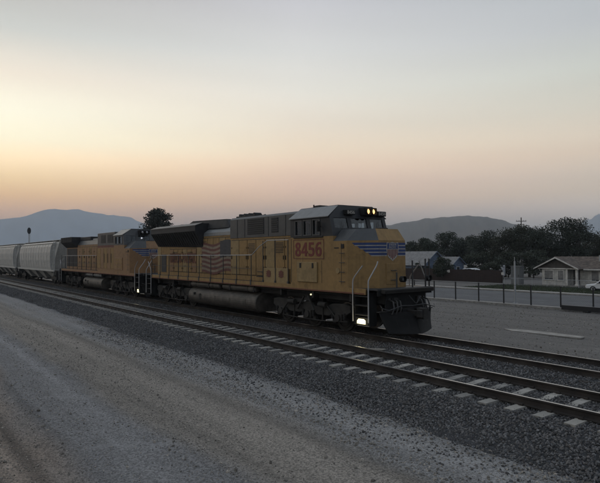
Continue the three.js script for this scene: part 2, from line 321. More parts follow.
{
  const L = [];
  const add = (t0, t1, d0, d1, per, s0, s1) => { const n = Math.round((t1 - t0) * (d1 - d0) * per); for (let i = 0; i < n; i++) { const t = rr(t0, t1), d = rr(d0, d1); L.push([-t, balH(t, d) + rr(-0.006, 0.014), -d, rr(s0, s1)]); } };
  add(-4, 16, 8.3, 10.2, 620, 0.018, 0.036); add(16, 34, 8.3, 10.2, 420, 0.020, 0.036); add(34, 80, 8.3, 10.2, 130, 0.025, 0.04);
  add(-4, 16, 10.2, 12.5, 420, 0.018, 0.034); add(16, 34, 10.2, 12.5, 260, 0.02, 0.036); add(34, 60, 10.2, 12.5, 90, 0.025, 0.04);
  add(2, 30, 12.5, 14.2, 380, 0.02, 0.036); add(2, 24, 14.2, 16.5, 240, 0.02, 0.036); add(2, 24, 16.5, 18.3, 200, 0.02, 0.036); add(30, 60, 12.5, 14.2, 90, 0.025, 0.04);
  for (let i = 0; i < 4200; i++) { const t = rr(-3, 26), u = rnd() ** 2.6, d = 8.75 - u * 1.5 + 0.5 * (fbm(t * 0.4 + 2, 6, 3) - 0.5), y = Math.max(groundY(t, d), d > 8.35 ? balH(t, d) : -9); L.push([-t, y + rr(-0.004, 0.012), -d, rr(0.014, 0.034)]); }
  scatter('ballast_stone', 'loose dark crushed stone ballast around the rails', L, mat('stone', [0.108, 0.111, 0.119], { roughness: 0.9, map: T_grime }), 3, () => { const k = Math.exp(rr(-0.7, 0.75)), w = rr(-0.05, 0.05); return [k * (1 + w), k, k * (1 - w)]; });
  const Gv = [], add2 = (n, t0, t1, d0, d1, s0, s1) => { for (let i = 0; i < n; i++) { const t = rr(t0, t1), d = rr(d0, d1); if (fbm(t * 0.14 + 3, d * 1.6 + 5, 3) < 0.25 + 0.4 * rnd()) continue; Gv.push([-t, groundY(t, d) + rr(-0.004, 0.006), -d, s0 + (s1 - s0) * rnd() ** 2.5]); } };
  add2(46000, 3, 20, 1, 9, 0.005, 0.020); add2(14000, 20, 45, 1, 9, 0.010, 0.026); add2(9000, 4, 30, 6.8, 9.2, 0.014, 0.034); add2(9000, 2, 34, 18, 38, 0.015, 0.05); add2(1500, 3, 30, 1, 8.6, 0.022, 0.05);
  scatter('gravel', 'small loose gravel scattered over the service road', Gv, mat('pebble', [0.30, 0.292, 0.28], { roughness: 0.95, map: T_grime }), 2, () => { const k = Math.exp(rr(-0.85, 0.55)); return [k, k * 0.985, k * 0.96]; });
}

// ---------------------------------------------------------------- tracks
const railProf = [[-0.07, -0.172], [0.07, -0.172], [0.07, -0.158], [0.018, -0.138], [0.010, -0.055], [0.034, -0.040], [0.036, -0.010], [0.026, -0.003], [-0.026, -0.003], [-0.036, -0.010], [-0.034, -0.040], [-0.010, -0.055], [-0.018, -0.138], [-0.07, -0.158]];
function track(d, label, tieKind) {
  const root = thing('railway_track', label, 'railway track', [0, 0, -d], 0, 'parallel railway tracks');
  const g = geo([extr(railProf, -40, 330).rotateY(-Math.PI / 2)]), gh = geo([box(-330, 40, -0.0028, 0.0, -0.026, 0.026)]);
  for (const z of [0.755, -0.755]) { const r = part('rail', g, M.railSide, root); r.position.z = z; const h = part('rail_head', gh, M.railHead, r); h.position.y = 0; }
  const clips = [];
  if (tieKind === 'concrete') {
    const tg = [0, 1, 2].map((k) => geo([loft([[[-0.135, -0.40, -1.295], [0.135, -0.40, -1.295], [0.105 + k * 0.004, -0.176, -1.28], [-0.105, -0.176 - k * 0.003, -1.28]], [[-0.135, -0.40, -0.4], [0.135, -0.40, -0.4], [0.105, -0.178, -0.45], [-0.105, -0.178, -0.45]], [[-0.12, -0.40, 0], [0.12, -0.40, 0], [0.095, -0.20, 0], [-0.095, -0.20, 0]], [[-0.135, -0.40, 0.4], [0.135, -0.40, 0.4], [0.105, -0.178, 0.45], [-0.105, -0.178, 0.45]], [[-0.135, -0.40, 1.295], [0.135, -0.40, 1.295], [0.105, -0.176, 1.28], [-0.105 - k * 0.004, -0.176, 1.28]]])]));
    const tm = [[0.38, 0.372, 0.35], [0.29, 0.285, 0.272], [0.43, 0.417, 0.385]].map((c, i) => mat('tie' + i, c, { map: T_conc, roughness: 0.9, bumpMap: T_conc, bumpScale: 0.003 }));
    for (let i = 0; i < 190; i++) {
      const t = 1.4 + i * 0.615, o = part('tie', tg[i % 3], tm[Math.floor(hash(i, 4) * 3)], root); o.position.x = -t + (hash(i, 9) - 0.5) * 0.03; o.rotation.y = (hash(i, 2) - 0.5) * 0.02;
      if (t < 45) for (const z of [0.755, -0.755]) for (const s of [-1, 1]) clips.push(box(-t - 0.05, -t + 0.05, -0.176, -0.135, z + s * 0.06, z + s * 0.115, 0.012), bar([-t - 0.035, -0.14, z + s * 0.10], [-t + 0.035, -0.125, z + s * 0.05], 0.011, 5));
    }
  } else {
    const tg = [0, 1].map((k) => geo([box(-0.115, 0.115, -0.40, -0.196 + k * 0.006, -1.3, 1.3 - 0.04 * k, 0.012)]));
    for (let i = 0; i < 110; i++) {
      const t = 0.6 + i * 0.5, o = part('tie', tg[i % 2], M.tieWood, root); o.position.x = -t + (hash(i, 19) - 0.5) * 0.05; o.rotation.y = (hash(i, 12) - 0.5) * 0.04;
      if (t < 22) for (const z of [0.755, -0.755]) clips.push(box(-t - 0.09, -t + 0.09, -0.178, -0.166, z - 0.17, z + 0.17), box(-t - 0.015, -t + 0.015, -0.17, -0.145, z + 0.075, z + 0.1));
    }
  }
  const c = part('rail_fastening', clips, M.railSide, root); c.userData.kind = 'stuff';
  return root;
}
track(D1, 'near empty railway track with pale concrete ties', 'concrete');
track(D2, 'far railway track with dark timber ties that the train stands on', 'timber');
// small things lying on the ballast
for (const [t, d, l, a, label] of [[13.2, 13.1, 0.8, 0.3, 'short weathered plank lying between the tracks nearer the lead locomotive'], [12.3, 13.35, 0.5, -0.5, 'small pale wood offcut lying between the tracks']]) {
  const o = part(numbered('plank'), [box(-l / 2, l / 2, 0, 0.035, -0.07, 0.07, 0.006)], M.slab); o.position.set(-t, balH(t, d) + 0.02, -d); o.rotation.set(0.05, a, 0.06); tag(o, label, 'plank');
}

// ---------------------------------------------------------------- rolling stock (local frame: x = -S, S runs back from the front end plate; +z is the camera side)
const B = (s0, s1, y0, y1, z0, z1, r = 0) => box(-s0, -s1, y0, y1, z0, z1, r);
const EXs = (pts, z0, z1, bev = 0, holes) => extr(pts.map(([s, y]) => [-s, y]), z0, z1, bev, holes?.map((h) => h.map(([s, y]) => [-s, y])));
const wheelGeo = geo([cylZ(0, 0, -0.065, 0.065, 0.533, 28), cylZ(0, 0, 0.06, 0.1, 0.14, 14), new THREE.TorusGeometry(0.40, 0.035, 6, 24).translate(0, 0, 0.065)]);
const flangeGeo = geo([cylZ(0, 0, -0.1, -0.06, 0.56, 28)]);
const coilGeo = (() => { const pts = []; for (let i = 0; i <= 60; i++) pts.push([0.075 * Math.cos(i * 0.63), i / 60 * 0.26, 0.075 * Math.sin(i * 0.63)]); return geo([new THREE.TubeGeometry(new THREE.CatmullRomCurve3(pts.map((p) => V(...p))), 70, 0.016, 5), new THREE.CylinderGeometry(0.05, 0.05, 0.25, 8).translate(0, 0.13, 0)]); })();
function addWheels(tr, S, rad, zs = 0.755) {
  for (const z of [1, -1]) { const w = part('wheel', wheelGeo, M.truck, tr); w.position.set(-S, rad, z * zs); w.scale.set(rad / 0.533, rad / 0.533, z); const f = part('wheel_flange', flangeGeo, M.steel, tr); f.position.copy(w.position); f.scale.copy(w.scale); }
  part('axle', [cylZ(-S, rad, -0.7, 0.7, 0.1, 12), cylZ(-S, rad, -0.35, 0.35, 0.3, 16)], M.underframe, tr);
}
function locoTruck(parent, S) {
  const tr = new THREE.Group(); tr.name = 'truck'; parent.add(tr);
  const ax = [S - 1.88, S, S + 1.88];
  for (const a of ax) addWheels(tr, a, 0.533);
  for (const sd of [1, -1]) {
    const z0 = sd * 0.98, z1 = sd * 1.16;
    const prof = [[S - 2.55, 0.78], [S - 2.5, 1.02], [S - 2.2, 1.08], [S - 1.5, 1.05], [S - 1.1, 0.9], [S - 0.45, 0.88], [S - 0.2, 1.06], [S + 0.2, 1.06], [S + 0.45, 0.88], [S + 1.1, 0.9], [S + 1.5, 1.05], [S + 2.2, 1.08], [S + 2.5, 1.02], [S + 2.55, 0.78], [S + 2.3, 0.66], [S + 1.5, 0.66], [S + 1.3, 0.55], [S + 0.55, 0.55], [S + 0.35, 0.68], [S - 0.35, 0.68], [S - 0.55, 0.55], [S - 1.3, 0.55], [S - 1.5, 0.66], [S - 2.3, 0.66]];
    part('side_frame', [EXs(prof, z0, z1, 0.02)], M.truck, tr);
    for (const a of ax) {
      part('journal_box', [B(a - 0.2, a + 0.2, 0.36, 0.70, sd * 0.96, sd * 1.2, 0.03), cylZ(-a, 0.53, sd * 1.19, sd * 1.27, 0.14, 16), B(a - 0.42, a - 0.22, 0.30, 0.5, sd * 0.98, sd * 1.12, 0.02), B(a + 0.22, a + 0.42, 0.30, 0.5, sd * 0.98, sd * 1.12, 0.02)], M.truck, tr);
      for (const q of [-0.34, 0.34]) { const c = part('spring', coilGeo, M.underframe, tr); c.position.set(-(a + q), 0.48, sd * 1.14); }
    }
    part('brake_cylinder', [cylX(-(S - 1.25), -(S - 0.8), 0.98, sd * 1.24, 0.11, 14), cylX(-(S + 0.8), -(S + 1.25), 0.98, sd * 1.24, 0.11, 14), bar([-(S - 1.3), 0.95, sd * 1.24], [-(S - 1.75), 0.55, sd * 1.22], 0.03), bar([-(S + 1.3), 0.95, sd * 1.24], [-(S + 1.75), 0.55, sd * 1.22], 0.03)], M.truck, tr);
    part('brake_rigging', [pipe([[-(S - 2.4), 0.42, sd * 1.18], [-(S - 1), 0.34, sd * 1.2], [-(S + 1), 0.34, sd * 1.2], [-(S + 2.4), 0.42, sd * 1.18]], 0.022), bar([-(S - 0.95), 0.36, sd * 1.18], [-(S - 0.95), 0.9, sd * 1.18], 0.03), bar([-(S + 0.95), 0.36, sd * 1.18], [-(S + 0.95), 0.9, sd * 1.18], 0.03)], M.truck, tr);
    part('damper', [bar([-(S - 0.55), 0.72, sd * 1.3], [-(S - 0.15), 1.3, sd * 1.3], 0.045, 10), bar([-(S + 0.15), 1.25, sd * 1.26], [-(S + 0.6), 0.72, sd * 1.26], 0.045, 10), B(S - 0.3, S + 0.3, 1.08, 1.22, sd * 0.9, sd * 1.25, 0.02)], M.truck, tr);
  }
  part('bolster', [B(S - 0.5, S + 0.5, 0.75, 1.4, -0.8, 0.8, 0.03)], M.underframe, tr);
}
function coupler(parent, S, dir) {
  const g = [B(S, S + dir * -0.55, 0.76, 0.96, -0.1, 0.1, 0.03), EXs(dir > 0 ? [[S - 0.85, 0.68], [S - 0.5, 0.68], [S - 0.5, 1.06], [S - 0.85, 1.06]] : [[S + 0.5, 0.68], [S + 0.85, 0.68], [S + 0.85, 1.06], [S + 0.5, 1.06]], -0.22, 0.05, 0.03), cylX(-(S - dir * 0.8), -(S - dir * 0.8) - 0.001, 0.87, 0.1, 0.02), B(S - dir * 0.6, S - dir * 0.83, 0.73, 1.0, 0.06, 0.17, 0.04)];
  return part('coupler', g, M.truck, parent);
}
function plow(parent, S, dir) {                            // curved mouldboards meeting in a V, dir +1 = front
  const NU = 8, NV = 6;
  for (const sd of [1, -1]) {
    const pt = (u, v, th) => { const zt = lerp(1.12, 1.36, v) * u + 0.01, f = 0.52 - 0.46 * u ** 1.35 + 0.16 * (1 - v) ** 2 - 0.05 * v - th, y = lerp(0.16 + 0.05 * u, 0.92 - 0.12 * smooth(0.25, 0.0, u), v); return [-(S - dir * f), y, sd * zt]; };
    const P = [], quad = (a, b, c, d) => P.push(...a, ...b, ...c, ...a, ...c, ...d);
    for (const th of [0, 0.035]) for (let i = 0; i < NU; i++) for (let k = 0; k < NV; k++) quad(pt(i / NU, k / NV, th), pt((i + 1) / NU, k / NV, th), pt((i + 1) / NU, (k + 1) / NV, th), pt(i / NU, (k + 1) / NV, th));
    for (let i = 0; i < NU; i++) for (const v of [0, 1]) quad(pt(i / NU, v, 0), pt((i + 1) / NU, v, 0), pt((i + 1) / NU, v, 0.035), pt(i / NU, v, 0.035));
    for (let k = 0; k < NV; k++) quad(pt(1, k / NV, 0), pt(1, (k + 1) / NV, 0), pt(1, (k + 1) / NV, 0.035), pt(1, k / NV, 0.035));
    const p = part('snow_plow', [rawGeo(P)], M.black, parent);
    part('plow_rib', [0.3, 0.62, 0.95].map((u) => bar(pt(u, 0.05, 0.06), pt(u, 0.98, 0.06), 0.03, 5)), M.underframe, p);
    part('plow_brace', [bar(pt(0.7, 0.5, 0.05), [-(S + dir * 0.5), 0.9, sd * 0.8], 0.035, 6)], M.underframe, p);
    part('foot_board', [B(S - dir * 0.05, S + dir * 0.12, 0.93, 0.96, sd * 0.75, sd * 1.4, 0.008)], M.truck, parent);
  }
}
function handrail(parent, pts, posts, z, y0, mRail, mPost, r = 0.021) {
  const h = part('handrail', [pipe(pts.map(([s, y]) => [-s, y, z]), r)], mRail, parent);
  for (const [s, y] of posts) part('handrail_post', [bar([-s, y0, z], [-s, y, z], 0.022, 6), box(-s - 0.05, -s + 0.05, y0, y0 + 0.09, z - 0.03, z + 0.03)], mPost, h);
  return h;
}
function steps(parent, S0, S1, zs, bot = 0.42) {           // step well with treads on one side
  const z0 = zs * 1.12, z1 = zs * 1.47;
  part('step_well', [B(S0 - 0.03, S0, bot, 1.6, z0, z1), B(S1, S1 + 0.03, bot, 1.6, z0, z1), B(S0, S1, bot, 1.6, zs * 1.08, z0)], M.black, parent);
  for (let k = 0; k < 4; k++) part('step', [B(S0 + 0.003, S1 - 0.003, bot + 0.03 + k * 0.33, bot + 0.065 + k * 0.33, z0 + zs * 0.003, z1 + zs * 0.02, 0.01)], M.truck, parent);
}
function frameAndGear(root, L, o) {
  const F = o.front ?? 0; part('underframe', [B(F + 0.05, L - 0.05, 1.2, 1.55, -1.0, 1.0), B(1.5, L - 1.5, 1.05, 1.2, -0.6, 0.6)], M.underframe, root);
  part('walkway', [B(F, L, 1.68, 1.72, -1.44, 1.44, 0.01)], M.greyDark, root);
  for (const sd of [1, -1]) {
    const sill = part('side_sill', [B(0.9, L - 0.9, 1.52, 1.73, sd * 1.44, sd * 1.5, 0.008)], o.paint, root);
    part('sill_stripe', [B(0.95, L - 0.95, 1.53, 1.575, sd * 1.5, sd * 1.504)], M.redDull, sill);
  }
  // end plates with draft gear, plow, hoses
  for (const [S, dir] of [[F, 1], [L, -1]]) {
    part('end_plate', [B(S, S + dir * 0.06, 0.95, 1.74, -1.05, 1.05, 0.01), B(S + dir * 0.005, S + dir * 0.06, 1.5, 1.74, -1.42, -1.053, 0.01), B(S + dir * 0.005, S + dir * 0.06, 1.5, 1.74, 1.053, 1.42, 0.01)], M.black, root);
    part('anticlimber', [B(S - dir * 0.2, S - dir * 0.003, 1.58, 1.74, -1.3, 1.3, 0.03), ...[0, 1, 2].map((k) => B(S - dir * 0.23, S - dir * 0.18, 1.60 + k * 0.045, 1.615 + k * 0.045, -1.25, 1.25))], M.truck, root);
    part('receptacle_box', [-0.62, 0.62].map((z) => B(S - dir * 0.1, S - dir * 0.003, 1.2, 1.42, z - 0.12, z + 0.12, 0.02)), M.truck, root);
    part('draft_gear', [B(S - dir * 0.12, S + dir * 0.7, 0.6, 1.0, -0.3, 0.3, 0.03)], M.black, root);
    coupler(root, S, dir); plow(root, S, dir);
    for (const z of [-0.9, -0.72, -0.55, 0.55, 0.72, 0.9]) part('air_hose', [pipe([[-(S - dir * 0.02), 1.35, z], [-(S - dir * 0.22), 1.3, z * 1.02], [-(S - dir * 0.3), 1.05, z * 1.05], [-(S - dir * 0.24), 0.86, z * 1.1]], 0.027), cylX(-(S - dir * 0.05), -(S - dir * 0.0), 1.36, z, 0.05, 10)], M.pipeDark, root);
    part('uncoupling_lever', [pipe([[-(S - dir * 0.12), 1.1, 1.4], [-(S - dir * 0.3), 1.02, 1.2], [-(S - dir * 0.34), 1.15, 0.6], [-(S - dir * 0.3), 1.12, 0]], 0.016), pipe([[-(S - dir * 0.12), 1.1, -1.4], [-(S - dir * 0.3), 1.02, -1.2], [-(S - dir * 0.34), 1.15, -0.6], [-(S - dir * 0.3), 1.12, 0]], 0.016)], M.pipeDark, root);
    for (const sd of [1, -1]) {
      steps(root, dir > 0 ? F + o.st : L - 0.82, dir > 0 ? F + o.st + 0.7 : L - 0.12, sd);
      const a = S + dir * (dir > 0 ? o.st - 0.04 : 0.08), b = a + dir * 0.8;
      part('grab_rail', [pipe([[-a, 0.55, sd * 1.52], [-a, 1.9, sd * 1.52], [-(a + dir * -0.0), 2.05, sd * 1.5], [-(a - dir * 0.06), 2.55, sd * 1.16], [-(a - dir * 0.06), 2.7, sd * 1.1]], 0.024), pipe([[-b, 0.55, sd * 1.52], [-b, 1.9, sd * 1.52], [-(b - dir * 0.05), 2.1, sd * 1.52], [-(b - dir * 0.5), 2.55, sd * 1.5]], 0.024)], M.pipePale, root);
    }
    // end railing across the platform
    const er = part('end_railing', [pipe([[-(S + dir * 0.06), 2.5, -1.35], [-(S + dir * 0.06), 2.5, -1.14]], 0.016), pipe([[-(S + dir * 0.1), 1.95, -1.14], [-(S + dir * 0.1), 1.95, -0.45]], 0.012)], M.pipeDark, root);
    for (const [z, h] of [[-1.35, 2.78], [-1.14, 2.78], [-0.42, 2.72], [0.42, 2.3]]) part('post', [bar([-(S + dir * 0.06), 1.72, z], [-(S + dir * 0.06), h, z], 0.03, 6)], M.pipeDark, er);
  }
  // fuel tank with air reservoirs above
  const [f0, f1] = o.tank, tp = (() => { const a = [[-1.05, 1.2]]; for (let k = 0; k <= 10; k++) { const q = lerp(2.25, 4.3, k / 10); a.push([-0.98 + 0.46 * Math.cos(q), 0.72 + 0.46 * Math.sin(q)]); } return [...a, ...a.slice().reverse().map(([x, y]) => [-x, y])]; })();
  const tk = part('fuel_tank', [extr(tp, 0, f1 - f0, 0.03).rotateY(-Math.PI / 2).translate(-f0 , 0, 0)], M.tank, root);
  for (let s = f0 + 0.9; s < f1 - 0.3; s += 1.5) part('weld_rib', [1, -1].map((sd) => B(s - 0.012, s + 0.012, 0.62, 0.84, sd * 1.42, sd * 1.445)), M.tank, tk);
  part('fuel_filler', [1, -1].flatMap((sd) => [cylZ(-(f1 - 0.8), 0.86, sd * 1.36, sd * 1.5, 0.07, 12), B(f1 - 1.5, f1 - 1.32, 0.58, 0.88, sd * 1.40, sd * 1.455, 0.01)]), M.truck, tk);
  for (const sd of [1, -1]) for (const [a, b] of o.reservoirs) { const rsv = part('air_reservoir', [cylX(-a, -b, 1.36, sd * 1.22, 0.16, 18), new THREE.SphereGeometry(0.16, 14, 8).scale(0.4, 1, 1).translate(-a, 1.36, sd * 1.22), new THREE.SphereGeometry(0.16, 14, 8).scale(0.4, 1, 1).translate(-b, 1.36, sd * 1.22)], o.resMat, root); part('band', [0.2, 0.8].map((k) => cylX(-lerp(a, b, k) - 0.02, -lerp(a, b, k) + 0.02, 1.36, sd * 1.22, 0.166, 18)), M.truck, rsv); }
  for (const S of o.trucks) locoTruck(root, S);
  // piping and brackets under the sill
  for (const sd of [1, -1]) part('brake_pipe', [pipe([[-1.2, 1.45, sd * 1.3], [-f0, 1.45, sd * 1.32], [-f1, 1.44, sd * 1.32], [-(L - 1.2), 1.45, sd * 1.3]], 0.025), ...Array.from({ length: 9 }, (_, k) => B(1.8 + k * (L - 3.6) / 8 - 0.05, 1.8 + k * (L - 3.6) / 8 + 0.05, 1.22, 1.52, sd * 1.1, sd * 1.4, 0.01))], M.underframe, root);
}
function lamp(parent, pos, r, m, color, power, name = 'headlight') {   // a round lamp: deep housing, lens and, when lit, its light
  const h = part(name, [new THREE.CylinderGeometry(r * 1.22, r * 1.22, 0.16, 18, 1, true).rotateZ(Math.PI / 2), new THREE.CylinderGeometry(r * 1.2, r * 1.2, 0.02, 18).rotateZ(Math.PI / 2).translate(-0.08, 0, 0)], M.black, parent);
  h.position.set(...pos);
  part('lens', [new THREE.SphereGeometry(r, 18, 10).scale(0.25, 1, 1).translate(-0.03, 0, 0)], m, h);
  if (power) { const l = new THREE.SpotLight(color, power, 0, 0.45, 0.7, 2); l.name = 'lamp_light'; l.position.set(0.02, 0, 0); l.castShadow = true; l.shadow.radius = 3; l.target.name = 'lamp_aim'; l.target.position.set(20, -1.5, 0); h.add(l, l.target); }
  return h;
}
const ev = new Evaluator(); ev.useGroups = false; ev.attributes = ['position', 'normal'];
function csg(base, cuts) {
  const wrap = (g) => { const b = new Brush(prep(g)); b.updateMatrixWorld(); return b; };
  let r = wrap(base); for (const c of cuts) r = ev.evaluate(r, wrap(c), SUBTRACTION);
  const g = r.geometry.index ? r.geometry.toNonIndexed() : r.geometry; g.computeVertexNormals(); return geo([g]);
}
function upperCab(root, c) {                               // hollow window storey of the cab, c: { s0, s1, y0, y1, w, win:[...], front:[...] }
  const sl = (s, y) => s + (s === c.s0 ? Math.max(0, y - c.y0) * 0.28 : 0);
  const ring = (s, k, w, top) => [[-sl(s, c.y0 + k), c.y0 + k, -w], [-sl(s, c.y0 + k), c.y0 + k, w], [-sl(s, c.ye - k), c.ye - k, w], [-sl(s, top), top, w * c.rf], [-sl(s, top), top, -w * c.rf], [-sl(s, c.ye - k), c.ye - k, -w]];
  const outer = loft([ring(c.s0, 0, c.w, c.y1), ring(c.s1, 0, c.w, c.y1)]);
  const ri = (s) => ring(s, 0.06, c.w - 0.07, c.y1 - 0.07).map(([x, y, z]) => [x, y, z]);
  const inner = loft([ri(c.s0).map(([x, y, z]) => [x - 0.09, y, z]), ri(c.s1).map(([x, y, z]) => [x + 0.09, y, z])]);
  const cuts = [inner];
  for (const [a, b, y0, y1] of c.win) cuts.push(B(a, b, y0, y1, -c.w - 0.3, c.w + 0.3));
  for (const [z0, z1, y0, y1] of c.front) cuts.push(B(c.s0 - 0.5, c.s0 + 0.6, y0, y1, z0, z1));
  const cab = part('cab_upper', csg(outer, cuts), c.mat, root);
  for (const [a, b, y0, y1] of c.win) for (const sd of [1, -1]) {
    const fr = part('window_frame', [EXs([[a - 0.035, y0 - 0.035], [b + 0.035, y0 - 0.035], [b + 0.035, y1 + 0.035], [a - 0.035, y1 + 0.035]], sd * (c.w - 0.02), sd * (c.w + 0.025), 0.004, [[[a + 0.01, y0 + 0.01], [b - 0.01, y0 + 0.01], [b - 0.01, y1 - 0.01], [a + 0.01, y1 - 0.01]]])], c.frameMat ?? M.greyPaint, cab);
    part('window_pane', [B(a, b, y0, y1, sd * (c.w - 0.035), sd * (c.w - 0.03))], M.glassDark, cab); fr.castShadow = true;
  }
  for (const [z0, z1, y0, y1] of c.front) {
    const P = (y, z, o) => [-(sl(c.s0, y) + o), y, z];
    part('windshield', [loft([[P(y0, z0, 0.03), P(y0, z1, 0.03), P(y1, z1, 0.03), P(y1, z0, 0.03)], [P(y0, z0, 0.036), P(y0, z1, 0.036), P(y1, z1, 0.036), P(y1, z0, 0.036)]])], M.glassDark, cab);
    part('wiper', [bar(P(y0 - 0.04, (z0 + z1) / 2, -0.03), P(lerp(y0, y1, 0.7), lerp(z0, z1, 0.35), -0.015), 0.009, 5)], M.pipeDark, cab);
  }
  return cab;
}
function hoodDoors(parent, s0, s1, y0, y1, z, m, w = 0.62) {  // separate doors, proud of a dark sheet painting shade into their gaps, both sides
  const n = Math.round((s1 - s0) / w), st = (s1 - s0) / n, g = geo([box(-st / 2 + 0.024, st / 2 - 0.024, y0, y1, -0.018, 0.018, 0.008)]), hg = geo([box(-0.02, 0.02, -0.09, 0.09, -0.015, 0.025, 0.006), box(-0.015, 0.015, -0.5, -0.42, -0.015, 0.014), box(-0.015, 0.015, 0.42, 0.5, -0.015, 0.014)]);
  const lg = geo(Array.from({ length: 7 }, (_, k) => box(-st / 2 + 0.1, st / 2 - 0.1, k * 0.07, k * 0.07 + 0.03, -0.01, 0.012))), bg = geo([box(-0.15, 0.15, 0, 0.012, 0.0, 0.03), box(-0.15, -0.135, 0, 0.012, -0.03, 0.03), box(0.135, 0.15, 0, 0.012, -0.03, 0.03)]);
  for (const sd of [1, -1]) {
    part('gap_backing', [B(s0, s1, y0 - 0.03, y1 + 0.03, sd * (z - 0.02), sd * (z + 0.003))], M.underframe, parent);
    for (let i = 0; i < n; i++) {
      const d = part('hood_door', g, Array.isArray(m) ? m[i % m.length] : m, parent); d.position.set(-(s0 + (i + 0.5) * st), 0, sd * (z + 0.012));
      const l = part('latch', hg, M.truck, d); l.position.set((i % 2 ? 1 : -1) * (st / 2 - 0.08), (y0 + y1) / 2, sd * 0.02); l.scale.z = sd;
      if (i % 3 === 1) { const v = part('door_louver', lg, M.underframe, d); v.position.set(0, y1 - 0.62, sd * 0.012); }
      if (i % 4 === 2) { const b = part('grab_iron', bg, M.pipeDark, d); b.position.set(0, y0 + 0.35, sd * 0.04); b.scale.z = sd; }
    }
  }
}
function louvers(parent, s0, s1, y0, y1, z, m = M.louver, name = 'louver_panel') {
  for (const sd of [1, -1]) {
    const g = [B(s0, s1, y0, y1, sd * (z - 0.02), sd * (z + 0.01))]; const p = part(name, g, m, parent), n = Math.round((y1 - y0) / 0.09);
    const sg = []; for (let i = 0; i < n; i++) { const y = y0 + (i + 0.5) * (y1 - y0) / n; sg.push(B(s0 + 0.03, s1 - 0.03, y - 0.012, y + 0.012, sd * (z + 0.008), sd * (z + 0.035))); }
    part('louver', sg, M.greyDark, p);
  }
}
// flat emblem on a plane: o = origin, ux, uy axes, n = normal (all Vector3)
function plane(o, ux, n) { const uy = n.clone().cross(ux).normalize(); return new THREE.Matrix4().makeBasis(ux.clone().normalize(), uy, n.clone().normalize()).setPosition(o); }
const flat = (pts, d0, d1) => extr(pts, d0, d1);
function wingEmblem(parent, center, near, far, m = M.blue, c = 0.5) {
  { const bl = [], wh = []; for (let k = 0; k < 4; k++) for (const sd of [1, -1]) { const y1 = 0.28 - k * 0.125, y0 = y1 - 0.085, a = sd > 0 ? 0.30 : -c, b = sd > 0 ? c : -0.30; bl.push(flat([[a, y0], [b, y0], [b, y1], [a, y1]], 0.004, 0.009).applyMatrix4(center)); wh.push(flat([[a, y0 - 0.035], [b, y0 - 0.035], [b, y0], [a, y0]], 0.004, 0.008).applyMatrix4(center)); } if (c > 0.35) { part('wing_root', bl, m, parent); part('wing_root_gap', wh, M.white, parent); } }
  // near / far: { mtx, len } wing planes with x running outward from the shield; center: plane of the shield
  for (const { mtx, len, flip } of [near, far]) {
    const bl = [], wh = [];
    for (let k = 0; k < 4; k++) {
      const y1 = 0.20 - k * 0.125, y0 = y1 - 0.085, L = len * (1 - k * 0.2), s = flip ? -1 : 1, tip = 0.09;
      const P = [[0, y0], [L - tip, y0], [L, y1], [0, y1]].map(([x, y]) => [x * s, y]), Q = [[0, y0 - 0.035], [L - tip - 0.03, y0 - 0.035], [L - tip + 0.005, y0], [0, y0]].map(([x, y]) => [x * s, y]);
      bl.push(flat(s < 0 ? P.reverse() : P, 0.004, 0.009).applyMatrix4(mtx)); wh.push(flat(s < 0 ? Q.reverse() : Q, 0.004, 0.008).applyMatrix4(mtx));
    }
    part('wing_emblem', bl, m, parent); part('wing_feather_gap', wh, M.white, parent);
  }
  const sh = (k) => [[-0.30 * k, 0.30 * k], [-0.16 * k, 0.27 * k], [0, 0.31 * k], [0.16 * k, 0.27 * k], [0.30 * k, 0.30 * k], [0.33 * k, 0.02], [0.24 * k, -0.24 * k], [0, -0.40 * k], [-0.24 * k, -0.24 * k], [-0.33 * k, 0.02]].reverse();
  part('shield_emblem', [flat(sh(1), 0.008, 0.013).applyMatrix4(center)], M.white, parent);
  part('shield_field', [flat([[-0.27, 0.265], [0.27, 0.265], [0.29, 0.05], [-0.29, 0.05]].reverse(), 0.012, 0.017).applyMatrix4(center)], m, parent);
  const st = []; for (let i = -3; i <= 3; i++) { const x = i * 0.08, b = -0.34 + Math.abs(i) * 0.055; st.push(flat([[x - 0.022, 0.03], [x + 0.022, 0.03], [x + 0.022, b], [x - 0.022, b]].reverse(), 0.012, 0.017).applyMatrix4(center)); }
  part('shield_stripes', st, M.red, parent);
  const t1 = text('UNION', 0.085, 0.003), t2 = text('PACIFIC', 0.075, 0.003);
  for (const [t, y] of [[t1, 0.165], [t2, 0.07]]) { t.computeBoundingBox(); t.translate(-t.boundingBox.max.x / 2, y, 0.0165).applyMatrix4(center); }
  part('shield_lettering', [t1, t2], M.white, parent);
}
